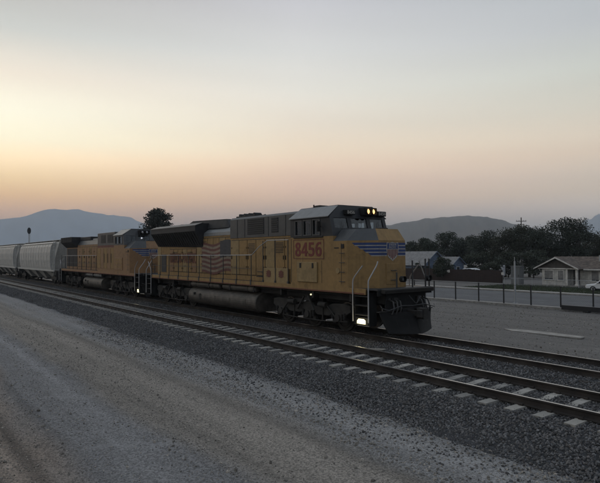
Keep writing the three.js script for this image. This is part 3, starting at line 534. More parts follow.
function nose(root, o) {                                   // wide nose with angled front facets; o: sc centre S, sk corner S, sb back S, w, h1, h2, mats
  const ring = (y, kx, kw, off) => { const c = o.c * kw; return [[-(o.sc + off), y, -c], [-(o.sc + off), y, c], [-(o.sk + off), y, o.w * kx], [-o.sb, y, o.w * kx], [-o.sb, y, -o.w * kx], [-(o.sk + off), y, -o.w * kx]]; };
  const n = part('nose', [loft([ring(1.72, 1, 1, 0), ring(o.h1, 1, 1, 0.03)])], o.mat, root);
  const f = 0.6, zc = o.c * 0.85, zk = zc + (o.w - o.c) * f, s0 = o.sc + 0.3, sk2 = s0 + (o.sk - o.sc) * f;
  const cap = part('nose_cap', [loft([ring(o.h1, 1, 1, 0.03), [[-s0, o.h2, -zc], [-s0, o.h2, zc], [-sk2, o.h2, zk], [-o.sb, o.h2, zk], [-o.sb, o.h2, -zk], [-sk2, o.h2, -zk]]])], M.greyPaint, n);
  part('nose_cap_front', [loft([[[-(o.sc + 0.028), o.h1 + 0.003, -o.c], [-(o.sc + 0.028), o.h1 + 0.003, o.c], [-(s0 - 0.002), o.h2 + 0.004, zc], [-(s0 - 0.002), o.h2 + 0.004, -zc]], [[-(o.sc + 0.06), o.h1 + 0.003, -o.c], [-(o.sc + 0.06), o.h1 + 0.003, o.c], [-(s0 + 0.04), o.h2 + 0.004, zc], [-(s0 + 0.04), o.h2 + 0.004, -zc]]]), loft([[[-(o.sc + 0.028), o.h1 + 0.003, -o.c - 0.002], [-(o.sk + 0.028), o.h1 + 0.003, -o.w - 0.002], [-sk2, o.h2 + 0.003, -zk - 0.004], [-s0, o.h2 + 0.003, -zc - 0.004]], [[-(o.sc + 0.06), o.h1 + 0.003, -o.c + 0.03], [-(o.sk + 0.06), o.h1 + 0.003, -o.w + 0.03], [-sk2 - 0.03, o.h2 + 0.003, -zk + 0.03], [-s0 - 0.03, o.h2 + 0.003, -zc + 0.03]]])], o.mat, cap);
  const yc = o.emblemY ?? 3.12;
  const cen = plane(V(-(o.sc + 0.024), yc, 0), V(0, 0, -1), V(1, 0, 0));
  const nearDir = V(-(o.sk - o.sc), 0, o.w - o.c).normalize(), nearN = V(nearDir.z, 0, -nearDir.x).normalize();
  const near = { mtx: plane(V(-(o.sc + 0.024), yc + 0.08, o.c), nearDir.clone().negate(), nearN), len: 0.98, flip: true };
  const farDir = V(-(o.sk - o.sc), 0, -(o.w - o.c)).normalize(), farN = V(-farDir.z, 0, farDir.x).normalize();
  const far = { mtx: plane(V(-(o.sc + 0.024), yc + 0.08, -o.c), farDir, farN), len: 0.98 };
  wingEmblem(n, cen, near, far, o.blue, o.c);
  part('nose_door', [B(o.sc - 0.012, o.sc + 0.03, 1.84, 2.62, -0.36, 0.36, 0.01)], o.mat, n);
  part('grab_iron', [...[2.0, 2.35].map((y) => bar([-(o.sc - 0.05), y, -0.15], [-(o.sc - 0.05), y, 0.15], 0.014, 6)), ...[1.95, 2.3, 2.65, 3.0].flatMap((y) => [1, -1].map((sd) => bar([-(o.sk + 0.12), y, sd * (o.w + 0.06)], [-(o.sk + 0.42), y, sd * (o.w + 0.06)], 0.014, 6)))], M.pipeDark, n);
  part('sand_filler', [B(o.sk + 0.2, o.sk + 0.36, o.h1 - 0.28, o.h1 - 0.12, o.w - 0.001, o.w + 0.03, 0.01), B(o.sc + 0.42, o.sc + 0.7, o.h2, o.h2 + 0.05, -0.2, 0.2, 0.015)], M.underframe, n);
  part('nose_seam', [B(o.sk + 0.35, o.sk + 0.37, 1.85, o.h1 - 0.08, o.w - 0.002, o.w + 0.004), B(o.sk + 0.5, o.sk + 0.75, 3.18, 3.22, o.w - 0.002, o.w + 0.012)], M.underframe, n);
  return n;
}
function cabNumber(parent, str, S1, y, z, size, w, m) {
  for (const sd of [1, -1]) {
    const g = text(str, size, 0.008); g.computeBoundingBox(); const bb = g.boundingBox, k = w / (bb.max.x - bb.min.x); g.translate(-bb.min.x, -bb.min.y, 0).scale(k, 1, 1);
    if (sd > 0) g.translate(-S1, y, z); else g.rotateY(Math.PI).translate(-S1 + w, y, -z);
    part('road_number', [g], m, parent);
  }
}
function flagEmblem(parent, s0, s1, y0, y1, z, sd) {        // waving flag painted on the hood side
  const W = s1 - s0, H = y1 - y0, N = 24, wave = (u) => 0.09 * Math.sin(u * 7.5 + 0.4) - 0.12 * u + 0.12;
  const strip = (a, b, u0, u1, zz) => { const P = []; for (let i = 0; i < N; i++) { const ua = lerp(u0, u1, i / N), ub = lerp(u0, u1, (i + 1) / N), xa = -(s0 + ua * W), xb = -(s0 + ub * W), A0 = y0 + a * H * 0.86 + wave(ua), A1 = y0 + b * H * 0.86 + wave(ua), B0 = y0 + a * H * 0.86 + wave(ub), B1 = y0 + b * H * 0.86 + wave(ub); P.push(xa, A0, zz, xa, A1, zz, xb, B1, zz, xa, A0, zz, xb, B1, zz, xb, B0, zz); } return rawGeo(P); };
  const R = [], Wt = [], zz = sd * z;
  for (let k = 0; k < 13; k++) (k % 2 ? Wt : R).push(strip(k / 13, (k + 1) / 13, 0, 1, zz));
  const f = part('flag_emblem', R, M.flagRed, parent); part('flag_white_stripe', Wt, M.flagWhite, f);
  part('flag_canton', [strip(6 / 13, 1, 0, 0.36, zz + sd * 0.002)], M.flagBlue, f);
  return f;
}

// ---- lead locomotive
{
  const L = 21.3, R = thing('locomotive', 'yellow and grey diesel locomotive numbered 8456 leading the train with its headlight on', 'locomotive', [-13.09, 0, -D2], 0, 'diesel locomotives of the train');
  frameAndGear(R, L, { paint: M.yellow, tank: [8.2, 15.2], reservoirs: [[8.4, 11.4], [11.8, 15.0]], resMat: M.tank, trucks: [4.6, 17.75], front: 0.35, st: 0.42 });
  nose(R, { sc: 0.98, sk: 1.8, sb: 2.62, c: 0.7, w: 1.5, h1: 3.46, h2: 3.9, mat: M.yellow, emblemY: 3.1 });
  // cab
  const cab = part('cab', [loft([[[-2.62, 1.72, -1.5], [-2.62, 1.72, 1.5], [-2.62, 3.66, 1.5], [-2.62, 3.66, -1.5]], [[-5.35, 1.72, -1.5], [-5.35, 1.72, 1.5], [-5.35, 3.66, 1.5], [-5.35, 3.66, -1.5]]])], M.yellow, R);
  cabNumber(cab, '8456', 5.02, 2.88, 1.503, 0.56 / 0.72 * 0.72, 1.72, M.red);
  for (const sd of [1, -1]) {
    part('number_frame', [EXs([[3.16, 2.78], [5.14, 2.78], [5.14, 3.56], [3.16, 3.56]], sd * 1.5, sd * 1.512, 0, [[[3.185, 2.805], [5.115, 2.805], [5.115, 3.535], [3.185, 3.535]]])], M.redDull, cab);
    const bx = part('battery_box', [B(3.55, 4.85, 1.86, 2.66, sd * 1.5, sd * 1.56, 0.02)], M.yellowPale, cab);
    part('latch', [3.8, 4.6].map((s) => B(s - 0.05, s + 0.05, 2.42, 2.62, sd * 1.56, sd * 1.58, 0.01)), M.underframe, bx);
    part('cab_seam', [B(5.28, 5.305, 1.8, 3.62, sd * 1.499, sd * 1.505), B(3.3, 3.32, 1.85, 2.72, sd * 1.499, sd * 1.505)], M.underframe, cab);
    part('window_sill', [B(3.2, 5.1, 3.62, 3.68, sd * 1.5, sd * 1.55, 0.01)], M.underframe, cab);
  }
  part('lamp_cover', [cylZ(-2.35, 2.35, 1.5, 1.53, 0.11, 18)], M.yellowPale, cab);
  const up = upperCab(R, { s0: 2.62, s1: 5.35, y0: 3.66, ye: 4.42, y1: 4.86, w: 1.5, rf: 0.62, mat: M.greyDark, win: [[3.42, 3.85, 3.74, 4.32], [3.97, 4.45, 3.74, 4.32], [4.57, 5.0, 3.74, 4.32]], front: [[0.62, 1.32, 3.98, 4.38], [-0.42, 0.42, 4.0, 4.38], [-1.32, -0.62, 3.98, 4.38]] });
  part('cab_roof', [1, -1].map((sd) => loft([[[-2.82, 4.40, sd * 1.58], [-2.82, 4.43, sd * 1.58], [-2.96, 4.885, sd * 0.93], [-2.96, 4.865, sd * 0.93]], [[-5.38, 4.40, sd * 1.58], [-5.38, 4.43, sd * 1.58], [-5.38, 4.885, sd * 0.93], [-5.38, 4.865, sd * 0.93]]])), M.greyLight, R);
  part('cab_roof_top', [B(2.96, 5.35, 4.865, 4.895, -0.93, 0.93)], M.greyPaint, R);
  part('roof_antenna', [B(3.6, 4.1, 4.895, 4.97, -0.5, 0.4, 0.02), B(4.4, 4.75, 4.895, 5.0, 0.2, 0.7, 0.03), B(4.3, 5.2, 4.895, 4.99, -0.7, 0.0, 0.03), bar([-4.9, 4.89, 0.6], [-4.9, 5.05, 0.6], 0.03)], M.truck, R);
  for (const sd of [1, -1]) part('side_mirror', [B(3.3, 3.36, 3.85, 4.25, sd * 1.56, sd * 1.72, 0.02), bar([-3.34, 4.05, sd * 1.5], [-3.34, 4.05, sd * 1.6], 0.015)], M.truck, R);
  // crew seats and bulkhead inside
  part('crew_seat', [-0.8, 0.8].flatMap((z) => [B(4.4, 4.9, 3.4, 3.8, z - 0.22, z + 0.22, 0.05), B(4.8, 4.95, 3.7, 4.25, z - 0.22, z + 0.22, 0.05)]), M.black, R);
  part('control_desk', [B(3.3, 3.6, 3.66, 3.86, -1.2, 1.2, 0.03)], M.greyPaint, R);
  // headlight pair above the windshield, number boards beside
  part('headlight_housing', [B(2.62, 3.0, 4.50, 4.82, -0.86, -0.14, 0.03)], M.black, R);
  for (const z of [-0.33, -0.62]) lamp(R, [-2.59, 4.66, z], 0.105, M.lampWarm, 0xffb060, 6);
  for (const z of [0.5, -1.22]) { const nb = part('number_board', [B(2.70, 2.94, 4.5, 4.7, z - 0.24, z + 0.24, 0.02)], M.black, R); const g = text('8456', 0.13, 0.004); g.rotateY(Math.PI / 2).translate(-2.697, 4.54, z + 0.2); part('number_board_digits', [g], M.white, nb); }
  part('cab_glint', [new THREE.SphereGeometry(0.07, 12, 8).translate(-4.2, 4.28, 0.55)], M.glintDim, R);  // added glowing ball, stands in for a glint in the windshield
  // tall equipment section behind the cab
  const A = part('equipment_hood', [B(5.35, 11.0, 1.72, 3.78, -1.12, 1.12, 0.02)], M.yellow, R);
  part('equipment_hood_top', [loft([[[-5.38, 3.78, -1.14], [-5.38, 3.78, 1.14], [-5.38, 4.7, 1.14], [-5.38, 4.8, 1.02], [-5.38, 4.8, -1.02], [-5.38, 4.7, -1.14]], [[-11.0, 3.78, -1.14], [-11.0, 3.78, 1.14], [-11.0, 4.7, 1.14], [-11.0, 4.8, 1.02], [-11.0, 4.8, -1.02], [-11.0, 4.7, -1.14]]])], M.greyPaint, A);
  part('panel_seam', [1, -1].flatMap((sd) => [6.2, 7.55, 9.6, 10.3].map((q) => B(q - 0.015, q + 0.015, 3.8, 4.68, sd * 1.139, sd * 1.152))), M.greyDark, A);
  louvers(A, 7.9, 9.35, 3.92, 4.66, 1.14); louvers(A, 6.75, 7.3, 3.95, 4.62, 1.14, M.greyDark, 'intake_panel');
  hoodDoors(A, 5.5, 10.9, 2.0, 3.66, 1.12, [M.yellow, M.yellow, M.yellowPale, M.yellow], 0.83);
  part('roof_vent', [B(9.5, 11.3, 4.8, 4.92, 0.1, 0.62, 0.02), ...[0, 1, 2, 3].map((k) => cylZ(-(9.7 + k * 0.45), 4.95, 0.15, 0.55, 0.09, 10))], M.soot, A);
  // blower boxes on the walkway and the raised railing over them
  for (const sd of [1, -1]) {
    for (const s of [5.6, 6.56]) { const b = part('walkway_box', [B(s, s + 0.94, 1.72, 2.36, sd * 1.12, sd * 1.46, 0.02)], M.yellowPale, R); part('vent_grille', [cylZ(-(s + 0.5), 2.12, sd * 1.458, sd * 1.472, 0.16, 16), ...[-1, 0, 1].map((k) => B(s + 0.32, s + 0.68, 2.1 + k * 0.1, 2.13 + k * 0.1, sd * 1.472, sd * 1.482))], M.redDull, b); }
    part('step', [B(7.62, 8.1, 1.95, 1.98, sd * 1.15, sd * 1.45, 0.008), B(7.62, 8.1, 2.16, 2.19, sd * 1.15, sd * 1.4, 0.008)], M.truck, R);
    const zz = sd * 1.47;
    handrail(R, [[5.55, 3.58], [7.6, 3.58], [8.4, 2.95], [20.6, 2.95], [20.75, 2.7]], [[5.58, 3.58], [6.53, 3.58], [7.5, 3.58]].map(([s, y]) => [s, y]), zz, 1.74, M.pipePale, M.pipeDark);
    const lower = part('handrail_lower', [pipe([[-8.5, 2.32, zz], [-20.6, 2.32, zz]], 0.012)], M.pipeDark, R);
    for (let s = 8.5; s < 20.7; s += 1.32) part('handrail_post', [bar([-s, 1.74, zz], [-s, 2.95, zz], 0.024, 6), box(-s - 0.05, -s + 0.05, 1.55, 1.8, zz - 0.0, zz + sd * 0.05)], M.pipeDark, lower);
  }
  // engine hood
  const H = part('engine_hood', [loft([[[-11.0, 1.72, -0.98], [-11.0, 1.72, 0.98], [-11.0, 3.98, 0.98], [-11.0, 3.98, -0.98]], [[-20.6, 1.72, -0.98], [-20.6, 1.72, 0.98], [-20.6, 3.98, 0.98], [-20.6, 3.98, -0.98]]])], M.yellow, R);
  part('engine_hood_top', [loft([[[-11.03, 3.98, -1], [-11.03, 3.98, 1], [-11.03, 4.16, 0.96], [-11.03, 4.42, 0.62], [-11.03, 4.42, -0.62], [-11.03, 4.16, -0.96]], [[-14.4, 3.98, -1], [-14.4, 3.98, 1], [-14.4, 4.16, 0.96], [-14.4, 4.42, 0.62], [-14.4, 4.42, -0.62], [-14.4, 4.16, -0.96]]])], M.greyLight, H);
  hoodDoors(H, 11.1, 15.0, 1.98, 3.86, 0.98, [M.yellow, M.yellowPale, M.yellow, M.yellow], 0.61);
  hoodDoors(H, 15.05, 18.7, 1.98, 3.30, 0.98, [M.tan, M.yellow, M.yellowPale, M.yellow, M.yellow], 0.61);
  for (const sd of [1, -1]) flagEmblem(H, 11.1, 14.35, 1.95, 3.82, 1.024, sd);
  // lettering along the hood, worn
  for (const sd of [1, -1]) { const g = text('UNION PACIFIC', 0.3, 0.006); g.computeBoundingBox(); const k = 3.3 / g.boundingBox.max.x; g.scale(k * 1.08, 1.9, 1); if (sd > 0) g.translate(-18.65, 2.5, 1.03); else g.rotateY(Math.PI).translate(-15.1, 2.5, -1.03); part('hood_lettering', [g], M.redDull, H); }
  part('rear_door', [1, -1].map((sd) => B(19.25, 20.0, 1.9, 3.0, sd * 0.98, sd * 1.0, 0.006)), M.greyDark, H);
  part('rear_panel', [1, -1].map((sd) => B(20.05, 20.58, 1.9, 3.8, sd * 0.98, sd * 0.995, 0.006)), M.yellowPale, H);
  // flared radiator section
  const yb = 3.36;
  const rad = part('radiator', [loft([[[-14.2, yb, -1.0], [-14.2, yb, 1.0], [-14.2, 4.28, 1.52], [-14.2, 4.58, 1.5], [-14.2, 4.72, 1.1], [-14.2, 4.72, -1.1], [-14.2, 4.58, -1.5], [-14.2, 4.28, -1.52]], [[-20.45, 3.5, -1.0], [-20.45, 3.5, 1.0], [-20.45, 4.28, 1.52], [-20.45, 4.58, 1.5], [-20.45, 4.72, 1.1], [-20.45, 4.72, -1.1], [-20.45, 4.58, -1.5], [-20.45, 4.28, -1.52]]])], M.soot, R);
  for (const sd of [1, -1]) {
    part('radiator_roof_edge', [loft([[[-14.15, 4.56, sd * 1.52], [-14.15, 4.60, sd * 1.52], [-14.15, 4.75, sd * 1.08], [-14.15, 4.725, sd * 1.08]], [[-20.5, 4.56, sd * 1.52], [-20.5, 4.60, sd * 1.52], [-20.5, 4.75, sd * 1.08], [-20.5, 4.725, sd * 1.08]]])], M.greyPaint, rad);
    const g = []; for (let k = 0; k < 20; k++) { const s = 14.4 + k * 0.305; g.push(loft([[[-s, 3.5, sd * 1.07], [-s - 0.03, 3.5, sd * 1.07], [-s - 0.03, 4.26, sd * 1.53], [-s, 4.26, sd * 1.53]], [[-s, 3.5, sd * 1.10], [-s - 0.03, 3.5, sd * 1.10], [-s - 0.03, 4.26, sd * 1.56], [-s, 4.26, sd * 1.56]]])); }
    part('radiator_grille_bar', g, M.black, rad);
    part('radiator_end_panel', [loft([[[-20.46, 3.5, sd * 0.3], [-20.46, 3.5, sd * 1.0], [-20.46, 4.28, sd * 1.5], [-20.46, 4.5, sd * 1.4]], [[-20.5, 3.5, sd * 0.3], [-20.5, 3.5, sd * 1.0], [-20.5, 4.28, sd * 1.5], [-20.5, 4.5, sd * 1.4]]])], M.yellowPale, rad);
  }
  part('exhaust_housing', [loft([[[-11.9, 4.4, -0.7], [-11.9, 4.4, 0.7], [-11.95, 4.55, 0.62], [-11.95, 4.55, -0.62]], [[-12.2, 4.4, -0.75], [-12.2, 4.4, 0.75], [-12.3, 4.86, 0.6], [-12.3, 4.86, -0.6]], [[-16.4, 4.4, -0.75], [-16.4, 4.4, 0.75], [-16.3, 4.95, 0.6], [-16.3, 4.95, -0.6]], [[-17.2, 4.4, -0.75], [-17.2, 4.4, 0.75], [-17.0, 4.75, 0.6], [-17.0, 4.75, -0.6]]])], M.soot, R);
  for (const s of [17.9, 19.4]) { const f = part('radiator_fan', [new THREE.CylinderGeometry(0.62, 0.62, 0.1, 28, 1, true).translate(-s, 4.77, 0)], M.greyPaint, R); part('fan_guard', [0, 1, 2, 3].map((k) => box(-0.6, 0.6, -0.01, 0.01, -0.01, 0.01).rotateY(k * Math.PI / 4).translate(-s, 4.81, 0)), M.black, f); }
  for (const z of [-0.5, 0, 0.5]) part('horn', [new THREE.CylinderGeometry(0.09, 0.03, 0.5, 14).rotateZ(-Math.PI / 2).translate(-(10.9), 4.98, z * 0.5 - 0.5)], M.truck, R);
  // front platform lamps and stand pipes
  lamp(R, [-0.4, 2.05, 0.1], 0.09, M.reflector, 0, 0, 'ditch_light'); lamp(R, [-0.35, 2.05, -1.25], 0.09, M.reflector, 0, 0, 'ditch_light');
  part('jumper_cable', [pipe([[0.03, 1.5, 0.3], [0.2, 1.2, 0.1], [0.05, 1.45, -0.3]], 0.025)], M.tyre, R);
  // glowing panel painted for the lit patch on the near steps, and a truck lamp
  const sl = part('step_glow', [B(0.80, 1.44, 0.42, 0.72, 1.44, 1.475, 0.02)], M.black, R);
  part('lens', [EXs([[0.92, 0.47], [1.36, 0.47], [1.36, 0.58], [1.28, 0.66], [1.0, 0.66], [0.92, 0.61]], 1.475, 1.487, 0.003)], M.glowWhite, sl);  // lit step patch put in as an emissive shape
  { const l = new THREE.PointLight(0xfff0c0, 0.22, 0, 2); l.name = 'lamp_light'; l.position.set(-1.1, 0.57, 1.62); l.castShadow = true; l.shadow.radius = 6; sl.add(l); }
  part('truck_lamp', [new THREE.SphereGeometry(0.035, 12, 8).translate(-4.1, 1.36, 1.42)], M.glowWhite, R);
}

// ---- second locomotive
{
  const L = 21.3, R = thing('locomotive', 'dusty orange-tan diesel locomotive coupled between the lead locomotive and the grey hopper cars', 'locomotive', [-35.5, 0, -D2], 0, 'diesel locomotives of the train');
  frameAndGear(R, L, { paint: M.tan, tank: [8.4, 13.4], reservoirs: [[8.7, 10.6], [11.0, 13.0]], resMat: M.greyLight, trucks: [4.5, 17.6], st: 0.12 });
  nose(R, { sc: 1.35, sk: 1.9, sb: 3.0, c: 0.5, w: 1.5, h1: 3.45, h2: 3.95, mat: M.tan, capMat: M.tan, emblemY: 3.1 });
  const cab = part('cab', [loft([[[-3.0, 1.72, -1.5], [-3.0, 1.72, 1.5], [-3.0, 3.7, 1.5], [-3.0, 3.7, -1.5]], [[-5.2, 1.72, -1.5], [-5.2, 1.72, 1.5], [-5.2, 3.7, 1.5], [-5.2, 3.7, -1.5]]])], M.tan, R);
  for (const sd of [1, -1]) { const bx = part('battery_box', [B(3.3, 4.9, 1.9, 2.8, sd * 1.5, sd * 1.53, 0.015)], M.tan, cab); part('vent_grille', [0, 1, 2].flatMap((k) => [B(3.4, 4.0, 2.05 + k * 0.25, 2.2 + k * 0.25, sd * 1.53, sd * 1.54), B(4.2, 4.8, 2.05 + k * 0.25, 2.2 + k * 0.25, sd * 1.53, sd * 1.54)]), M.yellow, bx); }
  upperCab(R, { s0: 3.0, s1: 5.2, y0: 3.7, ye: 4.42, y1: 4.84, w: 1.5, rf: 0.6, mat: M.greyPaint, win: [[3.4, 4.05, 3.8, 4.32], [4.2, 4.85, 3.8, 4.32]], front: [[0.6, 1.32, 4.0, 4.38], [-0.4, 0.4, 4.0, 4.38], [-1.32, -0.6, 4.0, 4.38]] });
  part('cab_roof', [1, -1].map((sd) => loft([[[-3.2, 4.41, sd * 1.58], [-3.2, 4.44, sd * 1.58], [-3.3, 4.87, sd * 0.9], [-3.3, 4.845, sd * 0.9]], [[-5.22, 4.41, sd * 1.58], [-5.22, 4.44, sd * 1.58], [-5.22, 4.87, sd * 0.9], [-5.22, 4.845, sd * 0.9]]])), M.white, R);
  part('cab_roof_top', [B(3.3, 5.2, 4.845, 4.88, -0.9, 0.9)], M.greyPaint, R);
  part('cab_glint', [new THREE.SphereGeometry(0.06, 12, 8).translate(-3.05, 4.2, 0.2)], M.glintDim, R);  // glow added behind the windshield to imitate its glint
  // full-width equipment cabinet behind the cab
  const A = part('equipment_cabinet', [B(5.23, 9.4, 1.72, 3.72, -1.42, 1.42, 0.02)], M.tan, R);
  part('equipment_cabinet_top', [B(5.23, 9.4, 3.72, 4.72, -1.42, 1.42, 0.03)], M.greyPaint, A);
  part('red_stripe', [1, -1].map((sd) => B(5.3, 9.35, 3.58, 3.74, sd * 1.42, sd * 1.43)), M.redDull, A);
  louvers(A, 7.4, 8.5, 3.92, 4.55, 1.42); louvers(A, 5.6, 6.9, 3.92, 4.55, 1.42);
  for (const sd of [1, -1]) for (let k = 0; k < 5; k++) part('cabinet_door', [B(5.4 + k * 0.8, 6.15 + k * 0.8, 1.95, 3.5, sd * 1.42, sd * 1.44, 0.008)], k % 2 ? M.tan : M.yellow, A);
  for (const sd of [1, -1]) part('door_handle', [5.95, 6.75, 7.6].map((s) => B(s, s + 0.06, 2.4, 3.1, sd * 1.44, sd * 1.46)), M.underframe, A);
  const H = part('engine_hood', [B(9.4, 20.6, 1.72, 3.9, -0.95, 0.95, 0.02)], M.tan, R);
  part('engine_hood_top', [loft([[[-9.43, 3.9, -0.96], [-9.43, 3.9, 0.96], [-9.43, 4.3, 0.7], [-9.43, 4.3, -0.7]], [[-17, 3.9, -0.96], [-17, 3.9, 0.96], [-17, 4.3, 0.7], [-17, 4.3, -0.7]]])], M.greyPaint, H);
  hoodDoors(H, 9.6, 16.8, 1.98, 3.7, 0.95, [M.tan, M.yellow, M.tan], 0.75);
  part('roof_panel', [B(10.2, 13.4, 4.3, 4.42, -0.6, 0.6, 0.03)], M.white, R);
  part('exhaust_stack', [B(13.6, 16.8, 4.3, 4.62, -0.75, 0.75, 0.05)], M.soot, R);
  const rad = part('radiator', [loft([[[-16.9, 3.7, -1.0], [-16.9, 3.7, 1.0], [-16.9, 4.2, 1.5], [-16.9, 4.66, 1.5], [-16.9, 4.66, -1.5], [-16.9, 4.2, -1.5]], [[-20.7, 3.7, -1.0], [-20.7, 3.7, 1.0], [-20.7, 4.2, 1.5], [-20.7, 4.66, 1.5], [-20.7, 4.66, -1.5], [-20.7, 4.2, -1.5]]])], M.soot, R);
  part('radiator_grille', [1, -1].flatMap((sd) => Array.from({ length: 12 }, (_, k) => B(17.1 + k * 0.3, 17.13 + k * 0.3, 4.22, 4.62, sd * 1.5, sd * 1.52))), M.black, rad);
  part('lower_grille', [1, -1].map((sd) => B(17.0, 20.4, 1.95, 3.6, sd * 0.95, sd * 0.97)), M.soot, H);
  for (const sd of [1, -1]) {
    const zz = sd * 1.47; handrail(R, [[9.5, 2.95], [20.6, 2.95], [20.75, 2.7]], [], zz, 1.74, M.pipePale, M.pipeDark);
    const low = part('handrail_lower', [pipe([[-9.5, 2.32, zz], [-20.6, 2.32, zz]], 0.012)], M.pipeDark, R);
    for (let s = 9.6; s < 20.7; s += 1.36) part('handrail_post', [bar([-s, 1.74, zz], [-s, 2.95, zz], 0.024, 6)], M.pipeDark, low);
  }
  const sl = part('step_glow', [B(0.14, 0.54, 0.42, 0.72, 1.44, 1.475, 0.02)], M.black, R);  // emissive panel stands in for the lit patch on these steps
  part('lens', [EXs([[0.19, 0.46], [0.49, 0.46], [0.49, 0.68], [0.19, 0.68]], 1.475, 1.487, 0.003)], M.glowWhite, sl);  // the glowing face: painted light on the step
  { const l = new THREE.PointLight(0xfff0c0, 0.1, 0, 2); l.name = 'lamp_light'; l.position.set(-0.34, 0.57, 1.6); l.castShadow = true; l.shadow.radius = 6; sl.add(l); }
  part('headlight_housing', [B(2.95, 3.3, 4.48, 4.78, -0.4, 0.4, 0.03)], M.black, R);
  for (const z of [0.17, -0.17]) lamp(R, [-2.92, 4.63, z], 0.1, M.reflector, 0, 0);
}

// ---- covered hopper cars
{
  const L = 20.0, R = thing('covered_hopper', 'pale grey covered hopper car coupled right behind the second locomotive', 'hopper car', [-58.35, 0, -D2], 0, 'covered hopper cars of the train');
  const ring = (s, k = 1) => { const o = []; for (const [y, z] of [[1.42, 1.42], [1.75, 1.49], [2.5, 1.57], [3.3, 1.56], [3.9, 1.47], [4.25, 1.28], [4.42, 0.95]]) o.push([-s, y, z * k]); return [...o, ...o.slice().reverse().map(([x, y, z]) => [x, y, -z])]; };
  const body = part('body', [loft([ring(2.0), ring(18.0)])], M.hopper, R);
  for (let i = 1; i < 12; i++) part('side_seam', [1, -1].map((sd) => { const s = 2 + i * 16 / 12; const pts = [[1.5, 1.43], [1.75, 1.495], [2.5, 1.575], [3.3, 1.565], [3.9, 1.475], [4.2, 1.31]]; return pipe(pts.map(([y, z]) => [-s, y, sd * z]), 0.012, 4); }), M.hopper, body);
  part('side_sill', [1, -1].map((sd) => B(0.6, 19.4, 1.34, 1.5, sd * 1.42, sd * 1.52, 0.01)), M.hopper, R);
  part('roof_edge', [1, -1].map((sd) => B(1.6, 18.4, 4.2, 4.3, sd * 1.2, sd * 1.36, 0.02)), M.hopper, body);
  const wk = part('running_board', [B(1.2, 18.8, 4.56, 4.6, -0.85, 0.85)], M.hopper, R);
  part('board_bracket', Array.from({ length: 13 }, (_, k) => B(1.4 + k * 1.42, 1.46 + k * 1.42, 4.4, 4.56, -0.8, 0.8)), M.hopper, wk);
  part('hatch', [0, 1, 2, 3].map((k) => B(3 + k * 3.8, 5.6 + k * 3.8, 4.42, 4.62, -0.4, 0.4, 0.04)), M.hopper, R);
  for (const [a, b] of [[2.0, 0.9], [18.0, 19.1]]) {
    part('end_slope', [loft([[[-a, 1.6, -1.38], [-a, 1.6, 1.38], [-a, 4.4, 0.95], [-a, 4.4, -0.95]], [[-lerp(a, b, 0.05), 1.6, -1.3], [-lerp(a, b, 0.05), 1.6, 1.3], [-b, 4.38, 0.9], [-b, 4.38, -0.9]]])], M.hopper, R);
    part('end_sill', [B(b, b + (b < 5 ? -0.75 : 0.75), 1.0, 1.36, -1.4, 1.4, 0.02)], M.underframe, R);
    for (const z of [1.4, -1.4]) part('corner_post', [B(b - 0.06, b + 0.06, 1.36, 4.3, z - 0.06, z + 0.06)], M.hopper, R);
    const lad = part('ladder', [1, -1].map((sd) => B(b - 0.04, b, 1.0, 4.5, sd * 1.46, sd * 1.5)), M.hopper, R);
    part('rung', [1, -1].flatMap((sd) => Array.from({ length: 10 }, (_, k) => bar([-(b - 0.2), 1.1 + k * 0.34, sd * 1.49], [-(b + 0.2), 1.1 + k * 0.34, sd * 1.49], 0.014, 5))), M.hopper, lad);
    coupler(R, b < 5 ? 0.2 : 19.8, b < 5 ? 1 : -1);
  }
  for (let k = 0; k < 4; k++) {                              // discharge bays
    const s = 4.1 + k * 3.93; const o = part('discharge_bay', [loft([[[-(s - 1.5), 1.45, -1.35], [-(s + 1.5), 1.45, -1.35], [-(s + 1.5), 1.45, 1.35], [-(s - 1.5), 1.45, 1.35]], [[-(s - 0.4), 0.45, -0.55], [-(s + 0.4), 0.45, -0.55], [-(s + 0.4), 0.45, 0.55], [-(s - 0.4), 0.45, 0.55]]])], M.hopper, R);
    part('outlet_gate', [B(s - 0.5, s + 0.5, 0.36, 0.45, -0.7, 0.7, 0.01)], M.truck, o);
  }
  part('centre_sill', [B(0.3, 19.7, 0.85, 1.15, -0.25, 0.25)], M.underframe, R);
  for (const S of [2.3, 17.7]) {
    const tr = new THREE.Group(); tr.name = 'truck'; R.add(tr);
    for (const a of [S - 0.89, S + 0.89]) addWheels(tr, a, 0.457);
    for (const sd of [1, -1]) {
      part('side_frame', [EXs([[S - 1.2, 0.5], [S - 1.1, 0.68], [S - 0.5, 0.82], [S + 0.5, 0.82], [S + 1.1, 0.68], [S + 1.2, 0.5], [S + 0.85, 0.46], [S + 0.5, 0.24], [S - 0.5, 0.24], [S - 0.85, 0.46]], sd * 0.98, sd * 1.12, 0.02)], M.truck, tr);
      for (const q of [-0.15, 0.15]) { const c = part('spring', coilGeo, M.underframe, tr); c.position.set(-(S + q), 0.3, sd * 1.1); }
    }
    part('bolster', [B(S - 0.25, S + 0.25, 0.55, 0.95, -1.1, 1.1, 0.02)], M.truck, tr);
  }
  const c2 = R.clone(); c2.name = numbered('covered_hopper'); c2.position.x -= 20.6; c2.userData = { label: 'pale grey covered hopper car cut off by the left edge of the picture', category: 'hopper car', group: 'covered hopper cars of the train' }; scene.add(c2);
}

